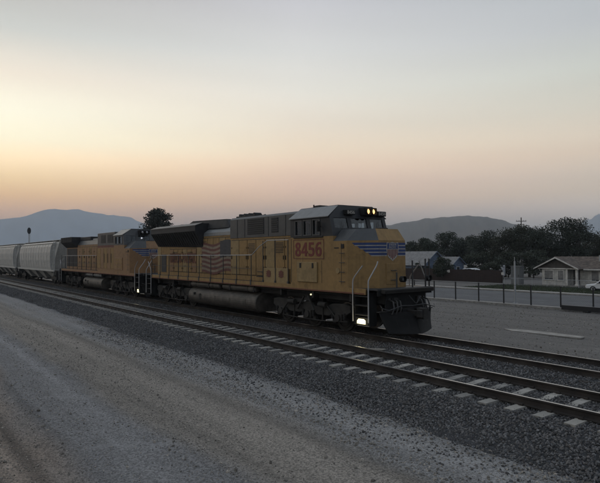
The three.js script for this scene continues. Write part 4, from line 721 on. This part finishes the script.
// ---------------------------------------------------------------- street beyond the tracks
const CT = Math.cos(TH), ST = Math.sin(TH);
const td = (q, Z) => [-q * Z * ST + Z * CT, q * Z * CT + Z * ST];      // bearing slope and depth -> (t, d)
const Q = (t0, t1, y0, y1, d0, d1, r = 0) => box(-t0, -t1, y0, y1, -d0, -d1, r);
structure('road', [Q(-200, 260, -1.6, -1.318, 41.6, 55.0)], M.asphalt, 'grey asphalt street beyond the black fence');
structure('kerb', [Q(-200, 260, -1.7, -1.2, 40.75, 41.6, 0.02)], M.kerb, 'pale concrete kerb along the near side of the street');
structure('kerb', [Q(-200, 260, -1.6, -1.19, 55.0, 55.3, 0.02)], M.kerb, 'pale concrete kerb along the far side of the street');
{ const s = structure('pavement', [Q(-200, 260, -1.6, -1.215, 55.3, 55.35)], M.kerb, 'concrete pavement in front of the houses');
  const g = [0, 1].map((k) => geo([box(-0.74, 0.74, -0.3, 0.1 + k * 0.006, -0.73, 0.73, 0.012)]));
  for (let i = 0; i < 44; i++) { const o = part('paving_slab', g[i % 2], i % 3 ? M.kerb : M.slab, s); o.position.set(-(2 + i * 1.5), -1.31, -56.1); } }
const mLawn = mat('lawn', [0.05, 0.062, 0.03], { map: T_gravel, bumpMap: T_gravelB, bumpScale: 0.04, roughness: 1 });
{ const ts = [], ds = []; for (let v = 20; v <= 43; v += 1) ts.push(v); for (let v = 57; v <= 69.5; v += 1) ds.push(v);
  const P = [], U = [], I = []; for (const t of ts) for (const d of ds) { P.push(-t, groundY(t, d) + 0.05, -d); U.push(-t, d); } const n = ds.length;
  for (let i = 0; i + 1 < ts.length; i++) for (let j = 0; j + 1 < n; j++) { const a = i * n + j, b = a + n; I.push(a, a + 1, b, a + 1, b + 1, b); }
  const g = rawGeo(P, null, U); g.setIndex(I); g.computeVertexNormals(); const o = part('lawn', g, mLawn); tag(o, 'dull green lawn in front of the white house', null, null, 'structure'); }
function tufts(name, label, list, col, hh) {                // grass blades, one uncountable mass
  const P = [], C = [];
  for (const [x, y, z, s] of list) for (let b = 0; b < 5; b++) { const a = rr(0, 6.28), l = s * rr(0.6, 1.2) * hh, w = 0.012 + s * 0.012, dx = Math.cos(a), dz = Math.sin(a), lean = rr(0.1, 0.6) * l, k = rr(0.6, 1.4);
    P.push(x - dz * w, y, z + dx * w, x + dz * w, y, z - dx * w, x + dx * lean, y + l, z + dz * lean); for (let q = 0; q < 3; q++) C.push(col[0] * k, col[1] * k, col[2] * k); }
  const o = part(name, rawGeo(P, C), new THREE.MeshStandardMaterial({ vertexColors: true, roughness: 1, side: THREE.DoubleSide })); tag(o, label, null, null, 'stuff');
}
{ const L = []; for (let i = 0; i < 9000; i++) { const t = rr(20, 43), d = rr(57.2, 69.3); L.push([-t, groundY(t, d) + 0.045, -d, rr(0.6, 1.1)]); } tufts('grass', 'short lawn grass before the white house', L, [0.045, 0.062, 0.028], 0.12);
  const D = []; for (let i = 0; i < 1500; i++) { const t = rr(2, 36), d = rr(18.5, 40.5); if (fbm(t * 0.3 + 60, d * 0.3, 3) < 0.53) continue; D.push([-t, groundY(t, d) - 0.01, -d, rr(0.5, 1.2)]); } for (let i = 0; i < 500; i++) { const t = rr(14, 36); D.push([-t, groundY(t, 40.8) - 0.01, -rr(39.8, 40.7), rr(0.4, 1.0)]); }
  tufts('dry_weeds', 'thin dry weeds in the dirt between track and fence', D, [0.15, 0.135, 0.10], 0.06); }
// black chain-link fence along the street
{
  const R = thing('chain_link_fence', 'black chain-link fence with square posts along the near side of the street', 'fence', [0, -1.25, -41]);
  const t0 = 18.86 - 2.41 * 4, n = 17, pg = geo([box(-0.045, 0.045, -0.1, 1.62, -0.045, 0.045, 0.008), box(-0.055, 0.055, 1.62, 1.65, -0.055, 0.055, 0.008)]);
  for (let i = 0; i < n; i++) { const p = part('post', pg, M.fenceBlack, R); p.position.x = -(t0 + i * 2.41); }
  for (let i = 0; i + 1 < n; i++) {
    const a = -(t0 + i * 2.41) - 0.045, b = a - 2.32;
    part('top_rail', [cylX(a, b, 1.58, 0, 0.014, 8)], M.fenceBlack, R); part('bottom_wire', [cylX(a, b, 0.10, 0, 0.006, 6)], M.fenceBlack, R);
    const w = []; for (let k = 0; k < 16; k++) { const x = a - k * 0.145; for (const s of [1, -1]) { let x1 = s > 0 ? x : x - 0.145, y0 = 0.1; const segs = []; const len = Math.min(1.46, s > 0 ? (x1 - b) : (a - x1)); if (len > 0.05) segs.push([x1, y0, x1 - s * len, y0 + len]); for (const [p, q, r, u] of segs) { w.push(bar([p, q, 0], [r, u, 0], 0.0022, 3)); } } }
    for (let k = 1; k < 10; k++) { const y = 0.1 + k * 0.145; for (const s of [1, -1]) { const x = s > 0 ? a : b, len = 1.56 - y; if (len > 0.05) w.push(bar([x, y, 0], [x - s * len, y + len, 0], 0.0022, 3)); } }
    const m = part('wire_mesh', w, M.fenceBlack, R); m.userData.kind = 'stuff';
  }
}
{ const R = thing('black_beam', 'long low black beam lying along the foot of the fence at the right edge', 'beam', [-15, groundY(15, 40.3) + 0.1, -40.3]);
  part('beam', [box(-5.8, 8, 0, 0.34, -0.15, 0.15, 0.02)], M.fenceBlack, R); for (const x of [-4, 0, 4]) part('support_block', [box(x - 0.2, x + 0.2, -0.12, 0.0, -0.2, 0.2, 0.02)], M.fenceBlack, R); }
{ const R = thing('marker_pole', 'tall slim pale metal pole standing at the black fence', 'pole', [-25.3, -1.22, -41.4]);
  part('pole', [new THREE.CylinderGeometry(0.065, 0.08, 3.5, 12).translate(0, 1.75, 0)], M.galv, R); part('sign_blade', [box(-0.012, 0.012, 3.0, 3.85, -0.13, 0.13, 0.004).rotateY(0.62)], M.galv, R); part('base_plate', [box(-0.16, 0.16, 0, 0.06, -0.16, 0.16, 0.01)], M.galv, R); }
{ // pale concrete strip in the dirt
  const pts = [[0, 0], [0.9, -0.28], [2.2, -0.22], [3.9, -0.20], [4.75, -0.16], [4.7, 0.16], [3.9, 0.2], [2.8, 0.24], [1.2, 0.22]].map(([x, y]) => [x * 0.8, y * 1.5]);
  const o = part('concrete_strip', [extr(pts, 0, 0.07, 0.012).rotateX(-Math.PI / 2)], M.slab); o.position.set(-15.3, groundY(13, 24.1) + 0.0, -24.0); o.rotation.z = 0.004; tag(o, 'pale broken concrete strip lying in the dirt behind the tracks', 'concrete slab'); }

// ---- white house
{
  const R = thing('house', 'low white house with a dark front gable and brown roof on the right', 'house', [-38.8, -1.5, -70]);
  const wall = part('wall', [box(0, 3.25, -0.1, 2.42, -8, 0), box(3.25, 12.5, -0.1, 2.42, -8, -1.3)], M.stucco, R);
  part('foundation', [box(-0.02, 3.27, -0.1, 0.25, -0.2, 0.03), box(3.2, 5.0, -0.1, 0.22, -1.3, 0.2)], M.kerb, wall);
  const slope = (a, b, c, d2, th) => { const n = V(...b).sub(V(...a)).cross(V(...d2).sub(V(...a))).normalize().multiplyScalar(th), dn = (p) => [p[0] - n.x, p[1] - n.y, p[2] - n.z]; return loft([[a, b, c, d2], [dn(a), dn(b), dn(c), dn(d2)]]); };
  const roof = part('roof', [slope([4.2, 2.34, -0.75], [13.2, 2.34, -0.75], [13.2, 3.92, -4.65], [0.2, 3.92, -4.65], 0.1), slope([-0.7, 2.4, -8.7], [-0.7, 3.92, -4.65], [13.2, 3.92, -4.65], [13.2, 2.4, -8.7], 0.1), slope([-0.7, 2.4, -0.2], [1.0, 3.3, -2.6], [0.6, 3.92, -4.65], [-0.7, 3.9, -4.65], 0.08)], M.roofBrown, R);
  const gr = part('gable_roof', [slope([-0.85, 2.36, 0.55], [2.1, 3.84, 0.55], [2.1, 3.84, -4.6], [-0.85, 2.36, -4.6], 0.1), slope([2.1, 3.845, 0.55], [5.05, 2.36, 0.55], [5.05, 2.36, -4.6], [2.1, 3.845, -4.6], 0.1)], M.roofBrown, R);
  part('gable', [loft([[[-0.4, 2.42, -0.02], [4.6, 2.42, -0.02], [2.1, 3.7, -0.02]], [[-0.4, 2.42, 0.06], [4.6, 2.42, 0.06], [2.1, 3.7, 0.06]]])], M.stuccoDark, R);
  part('barge_board', [loft([[[-0.92, 2.24, 0.552], [-0.85, 2.42, 0.552], [2.1, 3.9, 0.552], [2.1, 3.7, 0.552]], [[-0.92, 2.24, 0.6], [-0.85, 2.42, 0.6], [2.1, 3.9, 0.6], [2.1, 3.7, 0.6]]]), loft([[[5.12, 2.24, 0.552], [5.05, 2.42, 0.552], [2.1, 3.9, 0.552], [2.1, 3.7, 0.552]], [[5.12, 2.24, 0.6], [5.05, 2.42, 0.6], [2.1, 3.9, 0.6], [2.1, 3.7, 0.6]]])], M.trim, gr);
  part('gable_beam', [box(-0.5, 4.9, 2.3, 2.44, 0.0, 0.14, 0.01)], M.trim, gr);
  part('fascia', [box(5.1, 13.2, 2.2, 2.36, -0.78, -0.72)], M.trim, roof);
  part('porch_column', [box(4.5, 4.78, 0.22, 2.3, -0.1, 0.14, 0.02), box(4.42, 4.86, 0.22, 0.42, -0.16, 0.2, 0.02)], M.trim, R);
  part('porch_column', [box(3.28, 3.48, 0.22, 2.3, -0.08, 0.1, 0.02)], M.trim, R);
  const win = (u, w, v0, v1, z, n = 2) => { const f = part('window', [box(u - w / 2 - 0.09, u + w / 2 + 0.09, v1, v1 + 0.1, z, z + 0.06), box(u - w / 2 - 0.12, u + w / 2 + 0.12, v0 - 0.1, v0, z, z + 0.09), box(u - w / 2 - 0.09, u - w / 2, v0, v1, z, z + 0.06), box(u + w / 2, u + w / 2 + 0.09, v0, v1, z, z + 0.06)], M.trim, R); for (let k = 0; k < n; k++) part('pane', [box(u - w / 2 + k * w / n + 0.02, u - w / 2 + (k + 1) * w / n - 0.02, v0, v1, z + 0.005, z + 0.02)], M.glassHouse, f); part('blind', [box(u - w / 2, u + w / 2, lerp(v0, v1, 0.12), v1, z + 0.022, z + 0.026)], M.roofPale, f); };
  win(0.95, 1.15, 0.95, 2.1, 0.001); win(2.55, 0.7, 0.9, 2.1, 0.001, 1); win(6.3, 0.9, 0.85, 2.05, -1.299, 2); win(7.6, 0.6, 0.85, 2.05, -1.299, 1); win(9.6, 1.2, 0.85, 2.05, -1.299);
  const dr = part('door', [box(3.55, 4.4, 0.22, 2.2, -1.3, -1.25, 0.01)], M.stuccoDark, R); part('handle', [box(3.62, 3.68, 1.1, 1.25, -1.25, -1.2)], M.galv, dr);
  part('roof_vent', [bar([6, 3.3, -3.2], [6, 4.1, -3.2], 0.06, 8)], M.galv, roof);
}
{ const R = thing('back_building', 'flat pale roofed building edge behind the white house', 'building', [-37, -1.5, -84]);
  part('wall', [box(4, 18, -0.1, 3.7, -6, 0)], M.stucco, R); part('roof', [box(3.7, 18.3, 3.7, 3.95, -6.3, 0.3, 0.02)], M.trim, R); }
// low pale fence before the white house
{ const R = thing('yard_fence', 'low pale pipe and wire fence in front of the white house', 'fence', [-42.5, -1.48, -67]);
  for (let i = 0; i < 7; i++) { part('post', [bar([i * 2.0, -0.05, 0], [i * 2.0, 1.1, 0], 0.03, 8)], M.galv, R); if (i < 6) { part('top_rail', [cylX(i * 2 + 0.03, i * 2 + 1.97, 1.06, 0, 0.02, 8)], M.galv, R); const w = Array.from({ length: 9 }, (_, k) => cylX(i * 2 + 0.03, i * 2 + 1.97, 0.12 + k * 0.1, 0, 0.003, 4)); for (let k = 0; k < 16; k++) w.push(bar([i * 2 + 0.1 + k * 0.12, 0.08, 0], [i * 2 + 0.1 + k * 0.12, 1.05, 0], 0.003, 4)); const m = part('wire_mesh', w, M.galv, R); m.userData.kind = 'stuff'; } } }
// ---- blue houses
function gableHouse(label, t, d, len, wid, eave, ridge, wallM) {       // ridge along the street, gable end towards the right
  const R = thing('house', label, 'house', [-t, -1.5, -d], 0, 'blue houses behind the brown fence');
  part('wall', [box(-len, 0, -0.1, eave, -wid, 0)], wallM, R);
  part('gable', [loft([[[0, eave, -wid], [0, eave, 0], [0, ridge - 0.08, -wid / 2]], [[-0.1, eave, -wid], [-0.1, eave, 0], [-0.1, ridge - 0.08, -wid / 2]]])], wallM, R);
  const k = (ridge - eave) / (wid / 2), o = 0.35, rf = (s) => { const z0 = s > 0 ? o : -wid - o, a = [[0.35, eave - k * o, z0], [0.35, ridge, -wid / 2], [-len - 0.35, ridge, -wid / 2], [-len - 0.35, eave - k * o, z0]]; return loft([a, a.map(([x, y, z]) => [x, y + 0.09, z])]); };
  const roof = part('roof', [rf(1), rf(-1)], M.roofPale, R);
  part('barge_board', [loft([[[0.352, eave - k * o - 0.05, o], [0.352, eave - k * o + 0.1, o], [0.352, ridge + 0.1, -wid / 2], [0.352, ridge - 0.06, -wid / 2]], [[0.39, eave - k * o - 0.05, o], [0.39, eave - k * o + 0.1, o], [0.39, ridge + 0.1, -wid / 2], [0.39, ridge - 0.06, -wid / 2]]]), loft([[[0.352, eave - k * o - 0.05, -wid - o], [0.352, eave - k * o + 0.1, -wid - o], [0.352, ridge + 0.1, -wid / 2], [0.352, ridge - 0.06, -wid / 2]], [[0.39, eave - k * o - 0.05, -wid - o], [0.39, eave - k * o + 0.1, -wid - o], [0.39, ridge + 0.1, -wid / 2], [0.39, ridge - 0.06, -wid / 2]]])], wallM, roof);
  const w = part('window', [box(0, 0.05, 0.9, 2.1, -wid * 0.62, -wid * 0.62 + 0.9)], M.trim, R); part('pane', [box(0.05, 0.06, 0.97, 2.03, -wid * 0.62 + 0.07, -wid * 0.62 + 0.83)], M.glassHouse, w);
}
gableHouse('larger blue gabled house with a pale grey roof behind the brown fence', 64, 76, 14, 6.4, 2.5, 4.75, M.blueWall);
gableHouse('small blue gabled outbuilding right of the larger blue house', 60, 78.8, 4.2, 3.2, 2.6, 3.75, M.blueWall);
// ---- brown board fence
{
  const R = thing('board_fence', 'dark red-brown board fence across the street, before the blue houses', 'fence', [-46.5, -1.5, -72.6]);
  const pg = []; for (let k = 0; k < 16; k++) pg.push(box(-0.074 - k * 0.15, 0.066 - k * 0.15 - 0.0, -0.05 + hash(k, 5) * 0.03, 1.86 + hash(k, 8) * 0.05, -0.012 + hash(k, 2) * 0.006, 0.012 + hash(k, 2) * 0.006)); pg.push(box(-2.33, 0.07, 0.35, 0.44, -0.08, -0.02), box(-2.33, 0.07, 1.4, 1.49, -0.08, -0.02));
  const g = geo(pg); for (let i = 0; i < 9; i++) { const p = part('fence_panel', g, M.brownWood, R); p.position.set(-i * 2.4 - 0.07, hash(i, 3) * 0.06 - 0.03, 0); const q = part('post', [box(-0.06, 0.06, -0.1, 1.95, -0.2, -0.085)], M.brownWood, R); q.position.x = -i * 2.4; }
}
for (const [q, y, w, label] of [[0.271, 0.05, 0.55, 'small white placard on the brown board fence, nearer the locomotive'], [0.37, -0.1, 0.4, 'small white placard at the right end of the brown board fence']]) { const tt = 72.5 * (CT - ST * q) / (ST + CT * q); const o = part(numbered('placard'), [box(-w / 2, w / 2, -0.2, 0.2, -0.015, 0.015, 0.006)], M.trim); o.position.set(-tt, y, -72.52); o.rotation.z = 0.12; tag(o, label, 'sign'); }
{ const R = thing('storage_cabinet', 'tall narrow grey metal cabinet at the right end of the brown fence', 'cabinet', [-43.6, -1.5, -71.5]); part('body', [box(-0.7, 0.7, 0, 2.5, -1, 0, 0.02)], M.cabinetGrey, R); const dd = part('door', [box(-0.6, 0.6, 0.1, 2.4, 0, 0.03, 0.01)], M.cabinetGrey, R); part('handle', [box(0.45, 0.5, 1.1, 1.3, 0.03, 0.07)], M.fenceBlack, dd); part('roof', [box(-0.78, 0.78, 2.5, 2.58, -1.08, 0.08, 0.01)], M.cabinetGrey, R); }

// ---- vehicles
function car(label, pos, ry, s, tall = 1, group) {
  const R = thing('parked_car', label, 'car', pos, ry, group);
  const y = (v) => v * s * tall, x = (v) => v * s;
  const prof = [[-2.2, 0.32], [-2.28, 0.55], [-2.15, 0.78], [-1.2, 0.92], [-0.55, 1.36], [0.7, 1.44], [1.35, 1.30], [1.75, 0.98], [2.2, 0.92], [2.28, 0.5], [2.2, 0.3]].map(([a, b]) => [x(a), y(b)]);
  const body = part('body', [extr(prof.slice(), -0.86 * s, 0.86 * s, 0.09 * s)], M.carWhite, R);
  const wp = [[[-1.02, 0.95], [-0.5, 1.30], [0.12, 1.36], [0.12, 0.94]], [[0.2, 0.94], [0.2, 1.365], [0.68, 1.37], [1.25, 1.22], [1.5, 0.98]]];
  for (const sd of [1, -1]) for (const w of wp) part('window', [extr(w.map(([a, b]) => [x(a), y(b)]), sd * 0.855 * s, sd * 0.875 * s)], M.glassHouse, R);
  part('windscreen', [loft([[[x(-1.17), y(0.955), -0.7 * s], [x(-1.17), y(0.955), 0.7 * s], [x(-0.6), y(1.355), 0.62 * s], [x(-0.6), y(1.355), -0.62 * s]], [[x(-1.19), y(0.965), -0.7 * s], [x(-1.19), y(0.965), 0.7 * s], [x(-0.62), y(1.365), 0.62 * s], [x(-0.62), y(1.365), -0.62 * s]]])], M.glassHouse, R);
  for (const sx of [-1.4, 1.38]) for (const sd of [1, -1]) { const w = part('wheel', [cylZ(x(sx), 0.32 * s, sd * 0.68 * s, sd * 0.9 * s, 0.32 * s, 20)], M.tyre, R); part('rim', [cylZ(x(sx), 0.32 * s, sd * 0.9 * s, sd * 0.915 * s, 0.2 * s, 14)], M.galv, w); }
  for (const sd of [1, -1]) { part('headlight', [box(x(-2.24), x(-2.0), y(0.62), y(0.76), sd * 0.55 * s, sd * 0.82 * s, 0.02)], M.trim, R); part('tail_light', [box(x(2.1), x(2.285), y(0.66), y(0.86), sd * 0.55 * s, sd * 0.83 * s, 0.02)], M.lensRed, R); part('mirror', [box(x(-0.95), x(-0.75), y(0.98), y(1.1), sd * 0.88 * s, sd * 1.02 * s, 0.02)], M.carWhite, R); }
  part('door_seam', [1, -1].map((sd) => box(x(0.15), x(0.165), y(0.35), y(0.94), sd * 0.858 * s, sd * 0.864 * s)), M.tyre, R);
  return R;
}
car('white sedan parked before the white house at the right edge', [-27.75, -1.46, -64.2], 0, 1);
{ const [t, d] = td(0.309, 93); car('white car with only its roof showing above the brown fence', [-t, -1.5, -d], 0.1, 1.1, 1.22); }
{ const [t, d] = td(0.361, 94); const R = thing('camper_trailer', 'pale camper trailer half hidden by bushes behind the brown fence', 'trailer', [-t, -1.5, -d], 0.3); part('body', [box(-1.1, 1.1, 0.5, 2.35, -0.9, 0.9, 0.15)], M.carWhite, R); part('window', [box(-0.5, 0.5, 1.5, 2.0, 0.9, 0.92)], M.glassHouse, R); for (const z of [0.8, -0.8]) part('wheel', [cylZ(0, 0.33, z - 0.1, z + 0.1, 0.33, 16)], M.tyre, R); part('hitch', [box(-2.4, -1.45, 0.5, 0.62, -0.06, 0.06)], M.truck, R); }

// ---------------------------------------------------------------- trees
function tree(name, label, q, Z, top, width, o = {}) {
  const [t, d] = td(q, Z), gy = groundY(t, d), R = thing(name, label, o.cat ?? 'tree', [-t, gy, -d], 0, o.group);
  const Ht = top - gy, cb = o.base ?? Math.max(1.2, Ht * 0.24), rx = width / 2, cy = (Ht + cb) / 2, ry = (Ht - cb) / 2;
  const limbs = [], tr = Math.max(0.1, Ht * 0.022), fork = Math.max(0.6, cb * 0.95);
  limbs.push(bar([0, -0.15, 0], [rr(-0.2, 0.2), fork, rr(-0.2, 0.2)], tr * 1.25, 9, tr * 0.85));
  const lobes = [], nl = o.lobes ?? 18;
  for (let i = 0; i < nl; i++) { const a = i * 2.4 + rr(-0.4, 0.4), v = rr(-0.85, 0.8), rad = Math.sqrt(1 - v * v) * rr(0.35, 0.78); const c = [Math.cos(a) * rad * rx, cy + v * ry * 0.8, Math.sin(a) * rad * rx]; lobes.push([...c, rr(0.26, 0.46) * Math.min(rx, ry) * 1.1]); limbs.push(bar([0, fork * rr(0.8, 1), 0], c, tr * 0.45, 6, tr * 0.12)); }
  lobes.push([rr(-0.3, 0.3) * rx, Ht - ry * 0.32, rr(-0.3, 0.3) * rx, 0.34 * Math.min(rx, ry)]);
  part('trunk', limbs, M.bark, R);
  const P = [], C = [], n = o.leaves ?? 10500, col = o.col ?? [0.028, 0.036, 0.020], ls = o.leaf ?? 0.17;
  const put = (x, y, z, k) => { const a = V(rr(-1, 1), rr(-1, 1), rr(-1, 1)).normalize(), b = V(rr(-1, 1), rr(-1, 1), rr(-1, 1)).cross(a).normalize(), s = ls * rr(0.6, 1.35), l = s * 1.5; const p0 = [x - a.x * s * 0.5, y - a.y * s * 0.5, z - a.z * s * 0.5], p1 = [x + b.x * l * 0.5, y + b.y * l * 0.5, z + b.z * l * 0.5], p2 = [x + a.x * s * 0.5, y + a.y * s * 0.5, z + a.z * s * 0.5], p3 = [x - b.x * l * 0.5, y - b.y * l * 0.5, z - b.z * l * 0.5]; P.push(...p0, ...p1, ...p2, ...p0, ...p2, ...p3); for (let i = 0; i < 6; i++) C.push(col[0] * k, col[1] * k, col[2] * k); };
  for (let i = 0; i < n; i++) {
    const L = lobes[Math.floor(rnd() * lobes.length)], r = L[3] * rnd() ** 0.42, v = V(rr(-1, 1), rr(-1, 1), rr(-1, 1)).normalize();
    const bump = 1 + 0.35 * (vnoise(v.x * 3 + L[0] + 40, v.y * 3 + v.z * 2 + 40) - 0.5);
    put(L[0] + v.x * r * 1.2 * bump, Math.max(o.low ?? 0.4, L[1] + v.y * r * 0.85 * bump), L[2] + v.z * r * 1.2 * bump, Math.exp(rr(-0.45, 0.45)));
  }
  part('crown', rawGeo(P, C), M.leaf, R);
}
const GRP = 'trees behind the houses across the street', px = (x) => (x - 300) / 546;
for (const [x, topY, w, Z, label] of [
  [414, 240, 26, 116, 'low dark tree right beside the locomotive nose, leftmost of the tree line'],
  [429, 236, 24, 110, 'dark rounded tree rising above the larger blue house'],
  [452, 230, 34, 112, 'tall dark tree above the small blue outbuilding'],
  [469, 235, 26, 121, 'dark tree further back, right of the small blue outbuilding'],
  [485, 229, 38, 106, 'broad dark tree behind the middle of the brown fence'],
  [505, 228, 36, 101, 'dark tree behind the right end of the brown fence, below the utility pole'],
  [529, 223.5, 42, 100, 'dense dark tree left above the white house gable'],
  [551, 219, 42, 97, 'tall spreading tree directly behind the white house gable'],
  [575, 215, 34, 95, 'tallest tree with a ragged top, behind the white house roof'],
  [594, 232, 32, 106, 'lower tree behind the white house at the right edge'],
  [616, 229, 34, 102, 'tree at the far right, mostly outside the picture'],
]) { const Y = (252.8 - topY) * Z / 546 + EYE; tree('tree', label, px(x), Z, Y, w * Z / 546 * 1.12, { group: GRP, col: [[0.028, 0.036, 0.020], [0.034, 0.038, 0.022], [0.022, 0.031, 0.019]][Math.round(x) % 3], lobes: 14 + Math.round(x) % 9 }); }
for (const [x, topY, w, Z, label] of [[443, 256, 18, 90, 'dark bush between the two blue houses'], [478, 251, 30, 98, 'dark bush above the brown fence beside the white car roof'], [508, 250, 34, 96, 'dark bush behind the storage cabinet'], [533, 249, 34, 93, 'dark bush just left of the white house'], [492, 262, 16, 90, 'small bush in front of the camper trailer'], [421, 262, 14, 98, 'small bush in front of the larger blue house']]) { const Y = (252.8 - topY) * Z / 546 + EYE; tree('bush', label, px(x), Z, Y, w * Z / 546 * 1.15, { group: 'bushes behind the brown fence', cat: 'bush', base: 0.3, leaves: 5200, low: 0.15 }); }
tree('tree', 'lone tree with a loose dark crown rising above the second locomotive', px(159), 100, 12.3, 5.7, { leaves: 9500, lobes: 30, base: 4.6, leaf: 0.2, col: [0.022, 0.026, 0.018] });
tree('tree', 'low dark tree at the foot of the lone tree behind the train', px(147), 104, 8.6, 7, { leaves: 4200, base: 1.5, col: [0.022, 0.026, 0.018] });

// ---- utility pole and signal
{ const [t, d] = td(px(521.5), 135), R = thing('utility_pole', 'wooden utility pole with a crossarm rising above the trees', 'utility pole', [-t, -1.5, -d], 0.75);
  part('pole', [new THREE.CylinderGeometry(0.11, 0.16, 13.2, 10).translate(0, 6.6, 0)], M.bark, R); part('crossarm', [box(-1.2, 1.2, 12.2, 12.34, -0.07, 0.07)], M.bark, R); part('crossarm', [box(-0.8, 0.8, 11.3, 11.42, -0.07, 0.07)], M.bark, R);
  for (const x of [-1.1, -0.5, 0.5, 1.1]) part('insulator', [new THREE.CylinderGeometry(0.05, 0.07, 0.22, 8).translate(x, 12.45, 0)], M.galv, R); part('transformer', [new THREE.CylinderGeometry(0.22, 0.22, 0.8, 14).translate(0.34, 10.4, 0)], M.galv, R); }
{ const [t, d] = td(px(29), 96), R = thing('railway_signal', 'railway signal with an oval dark backing plate above the hopper car', 'railway signal', [-t, groundY(t, d), -d], 1.15);
  const y = 7.35 - groundY(t, d);
  part('mast', [new THREE.CylinderGeometry(0.07, 0.09, y, 12).translate(0, y / 2, -0.1)], M.galv, R);
  const sh = []; for (let i = 0; i < 28; i++) { const a = i / 28 * 6.2832; sh.push([0.31 * Math.cos(a), y + 0.57 * Math.sin(a)]); }
  part('backing_plate', [extr(sh, -0.02, 0.02)], M.greyDark, R); part('signal_housing', [box(-0.16, 0.16, y - 0.45, y + 0.45, -0.25, -0.02, 0.03)], M.black, R);
  for (const k of [-0.3, 0, 0.3]) part('signal_lens', [cylZ(0, y + k, 0.02, 0.05, 0.1, 14)], M.glassHouse, R); part('signal_base', [box(-0.3, 0.3, -0.1, 0.3, -0.4, 0.2, 0.02)], M.kerb, R); part('ladder', [bar([-0.15, 0.2, -0.3], [-0.15, y - 0.3, -0.3], 0.02, 5), bar([0.15, 0.2, -0.3], [0.15, y - 0.3, -0.3], 0.02, 5)], M.galv, R); }

// ---------------------------------------------------------------- far relief, in haze
function ridge(name, label, dist, prof, col, rough, deep) {    // prof: [bearing slope * 546, height above horizon in 1/546 of the depth]
  const P = [], C = [], U = [], I = [], N = 300, rows = 22, lo = prof[0][0], hi = prof[prof.length - 1][0];
  const hgt = (x) => { let i = 0; while (i < prof.length - 2 && x > prof[i + 1][0]) i++; const [a, b] = prof[i], [c, d] = prof[i + 1]; return lerp(b, d, sm(clamp((x - a) / (c - a)))); };
  for (let j = 0; j < rows; j++) for (let i = 0; i <= N; i++) {
    const x = lerp(lo, hi, i / N), f = j / (rows - 5), Z = dist * lerp(1 - deep, 1, f), [t, d] = td(x / 546, Z), h = hgt(x) / 546 * dist + EYE;
    const shape = f <= 1 ? sm(f) ** 0.8 : Math.max(0, 1 - (f - 1) * 2.2), gul = (fbm(x * 0.06 + 20, f * 3 + 3, 4) - 0.5) * rough * Math.sin(Math.min(1, f) * Math.PI) * h, rg = (fbm(x * 0.25 + 7, 4, 4) - 0.5) * rough * 0.16 * h;
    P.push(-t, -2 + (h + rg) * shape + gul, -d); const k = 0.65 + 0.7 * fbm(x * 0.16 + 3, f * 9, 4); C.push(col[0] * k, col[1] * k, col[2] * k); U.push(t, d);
  }
  for (let j = 0; j + 1 < rows; j++) for (let i = 0; i < N; i++) { const a = j * (N + 1) + i, b = a + N + 1; I.push(a, a + 1, b, a + 1, b + 1, b); }
  const g = rawGeo(P, C, U); g.setIndex(I); g.computeVertexNormals();
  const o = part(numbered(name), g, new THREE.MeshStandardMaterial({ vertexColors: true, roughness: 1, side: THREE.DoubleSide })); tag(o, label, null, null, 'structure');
}
ridge('mountain', 'blue hazy mountain range on the left behind the train', 6500, [[-1700, 0], [-1100, 12], [-700, 20], [-520, 26], [-400, 30], [-330, 34], [-300, 36], [-280, 38], [-262, 43], [-245, 45], [-224, 45], [-205, 41.5], [-188, 39.5], [-174, 38], [-158, 32], [-148, 27], [-130, 20], [-105, 13], [-60, 7], [0, 4], [60, 3]], [0.20, 0.25, 0.305], 0.22, 0.45);  // some of the haze is put into the bluish base colour
ridge('hill', 'bare grey-brown hill behind the trees on the right', 2300, [[20, 3], [50, 14], [88, 28], [110, 31.5], [130, 34], [150, 35.6], [170, 36.6], [184, 35.6], [200, 32.5], [215, 28.5], [230, 24], [255, 18], [290, 13], [340, 8], [420, 4]], [0.09, 0.077, 0.064], 0.2, 0.5);
ridge('mountain', 'blue hazy mountain at the right edge', 6600, [[225, 2], [250, 6], [262, 12], [276, 22], [286, 31], [300, 37], [325, 42], [370, 46], [440, 42], [560, 34], [700, 26], [1000, 12], [1400, 0]], [0.19, 0.24, 0.295], 0.4, 0.4);  // bluish base colour carries part of the haze here too

renderer.render(scene, camera);
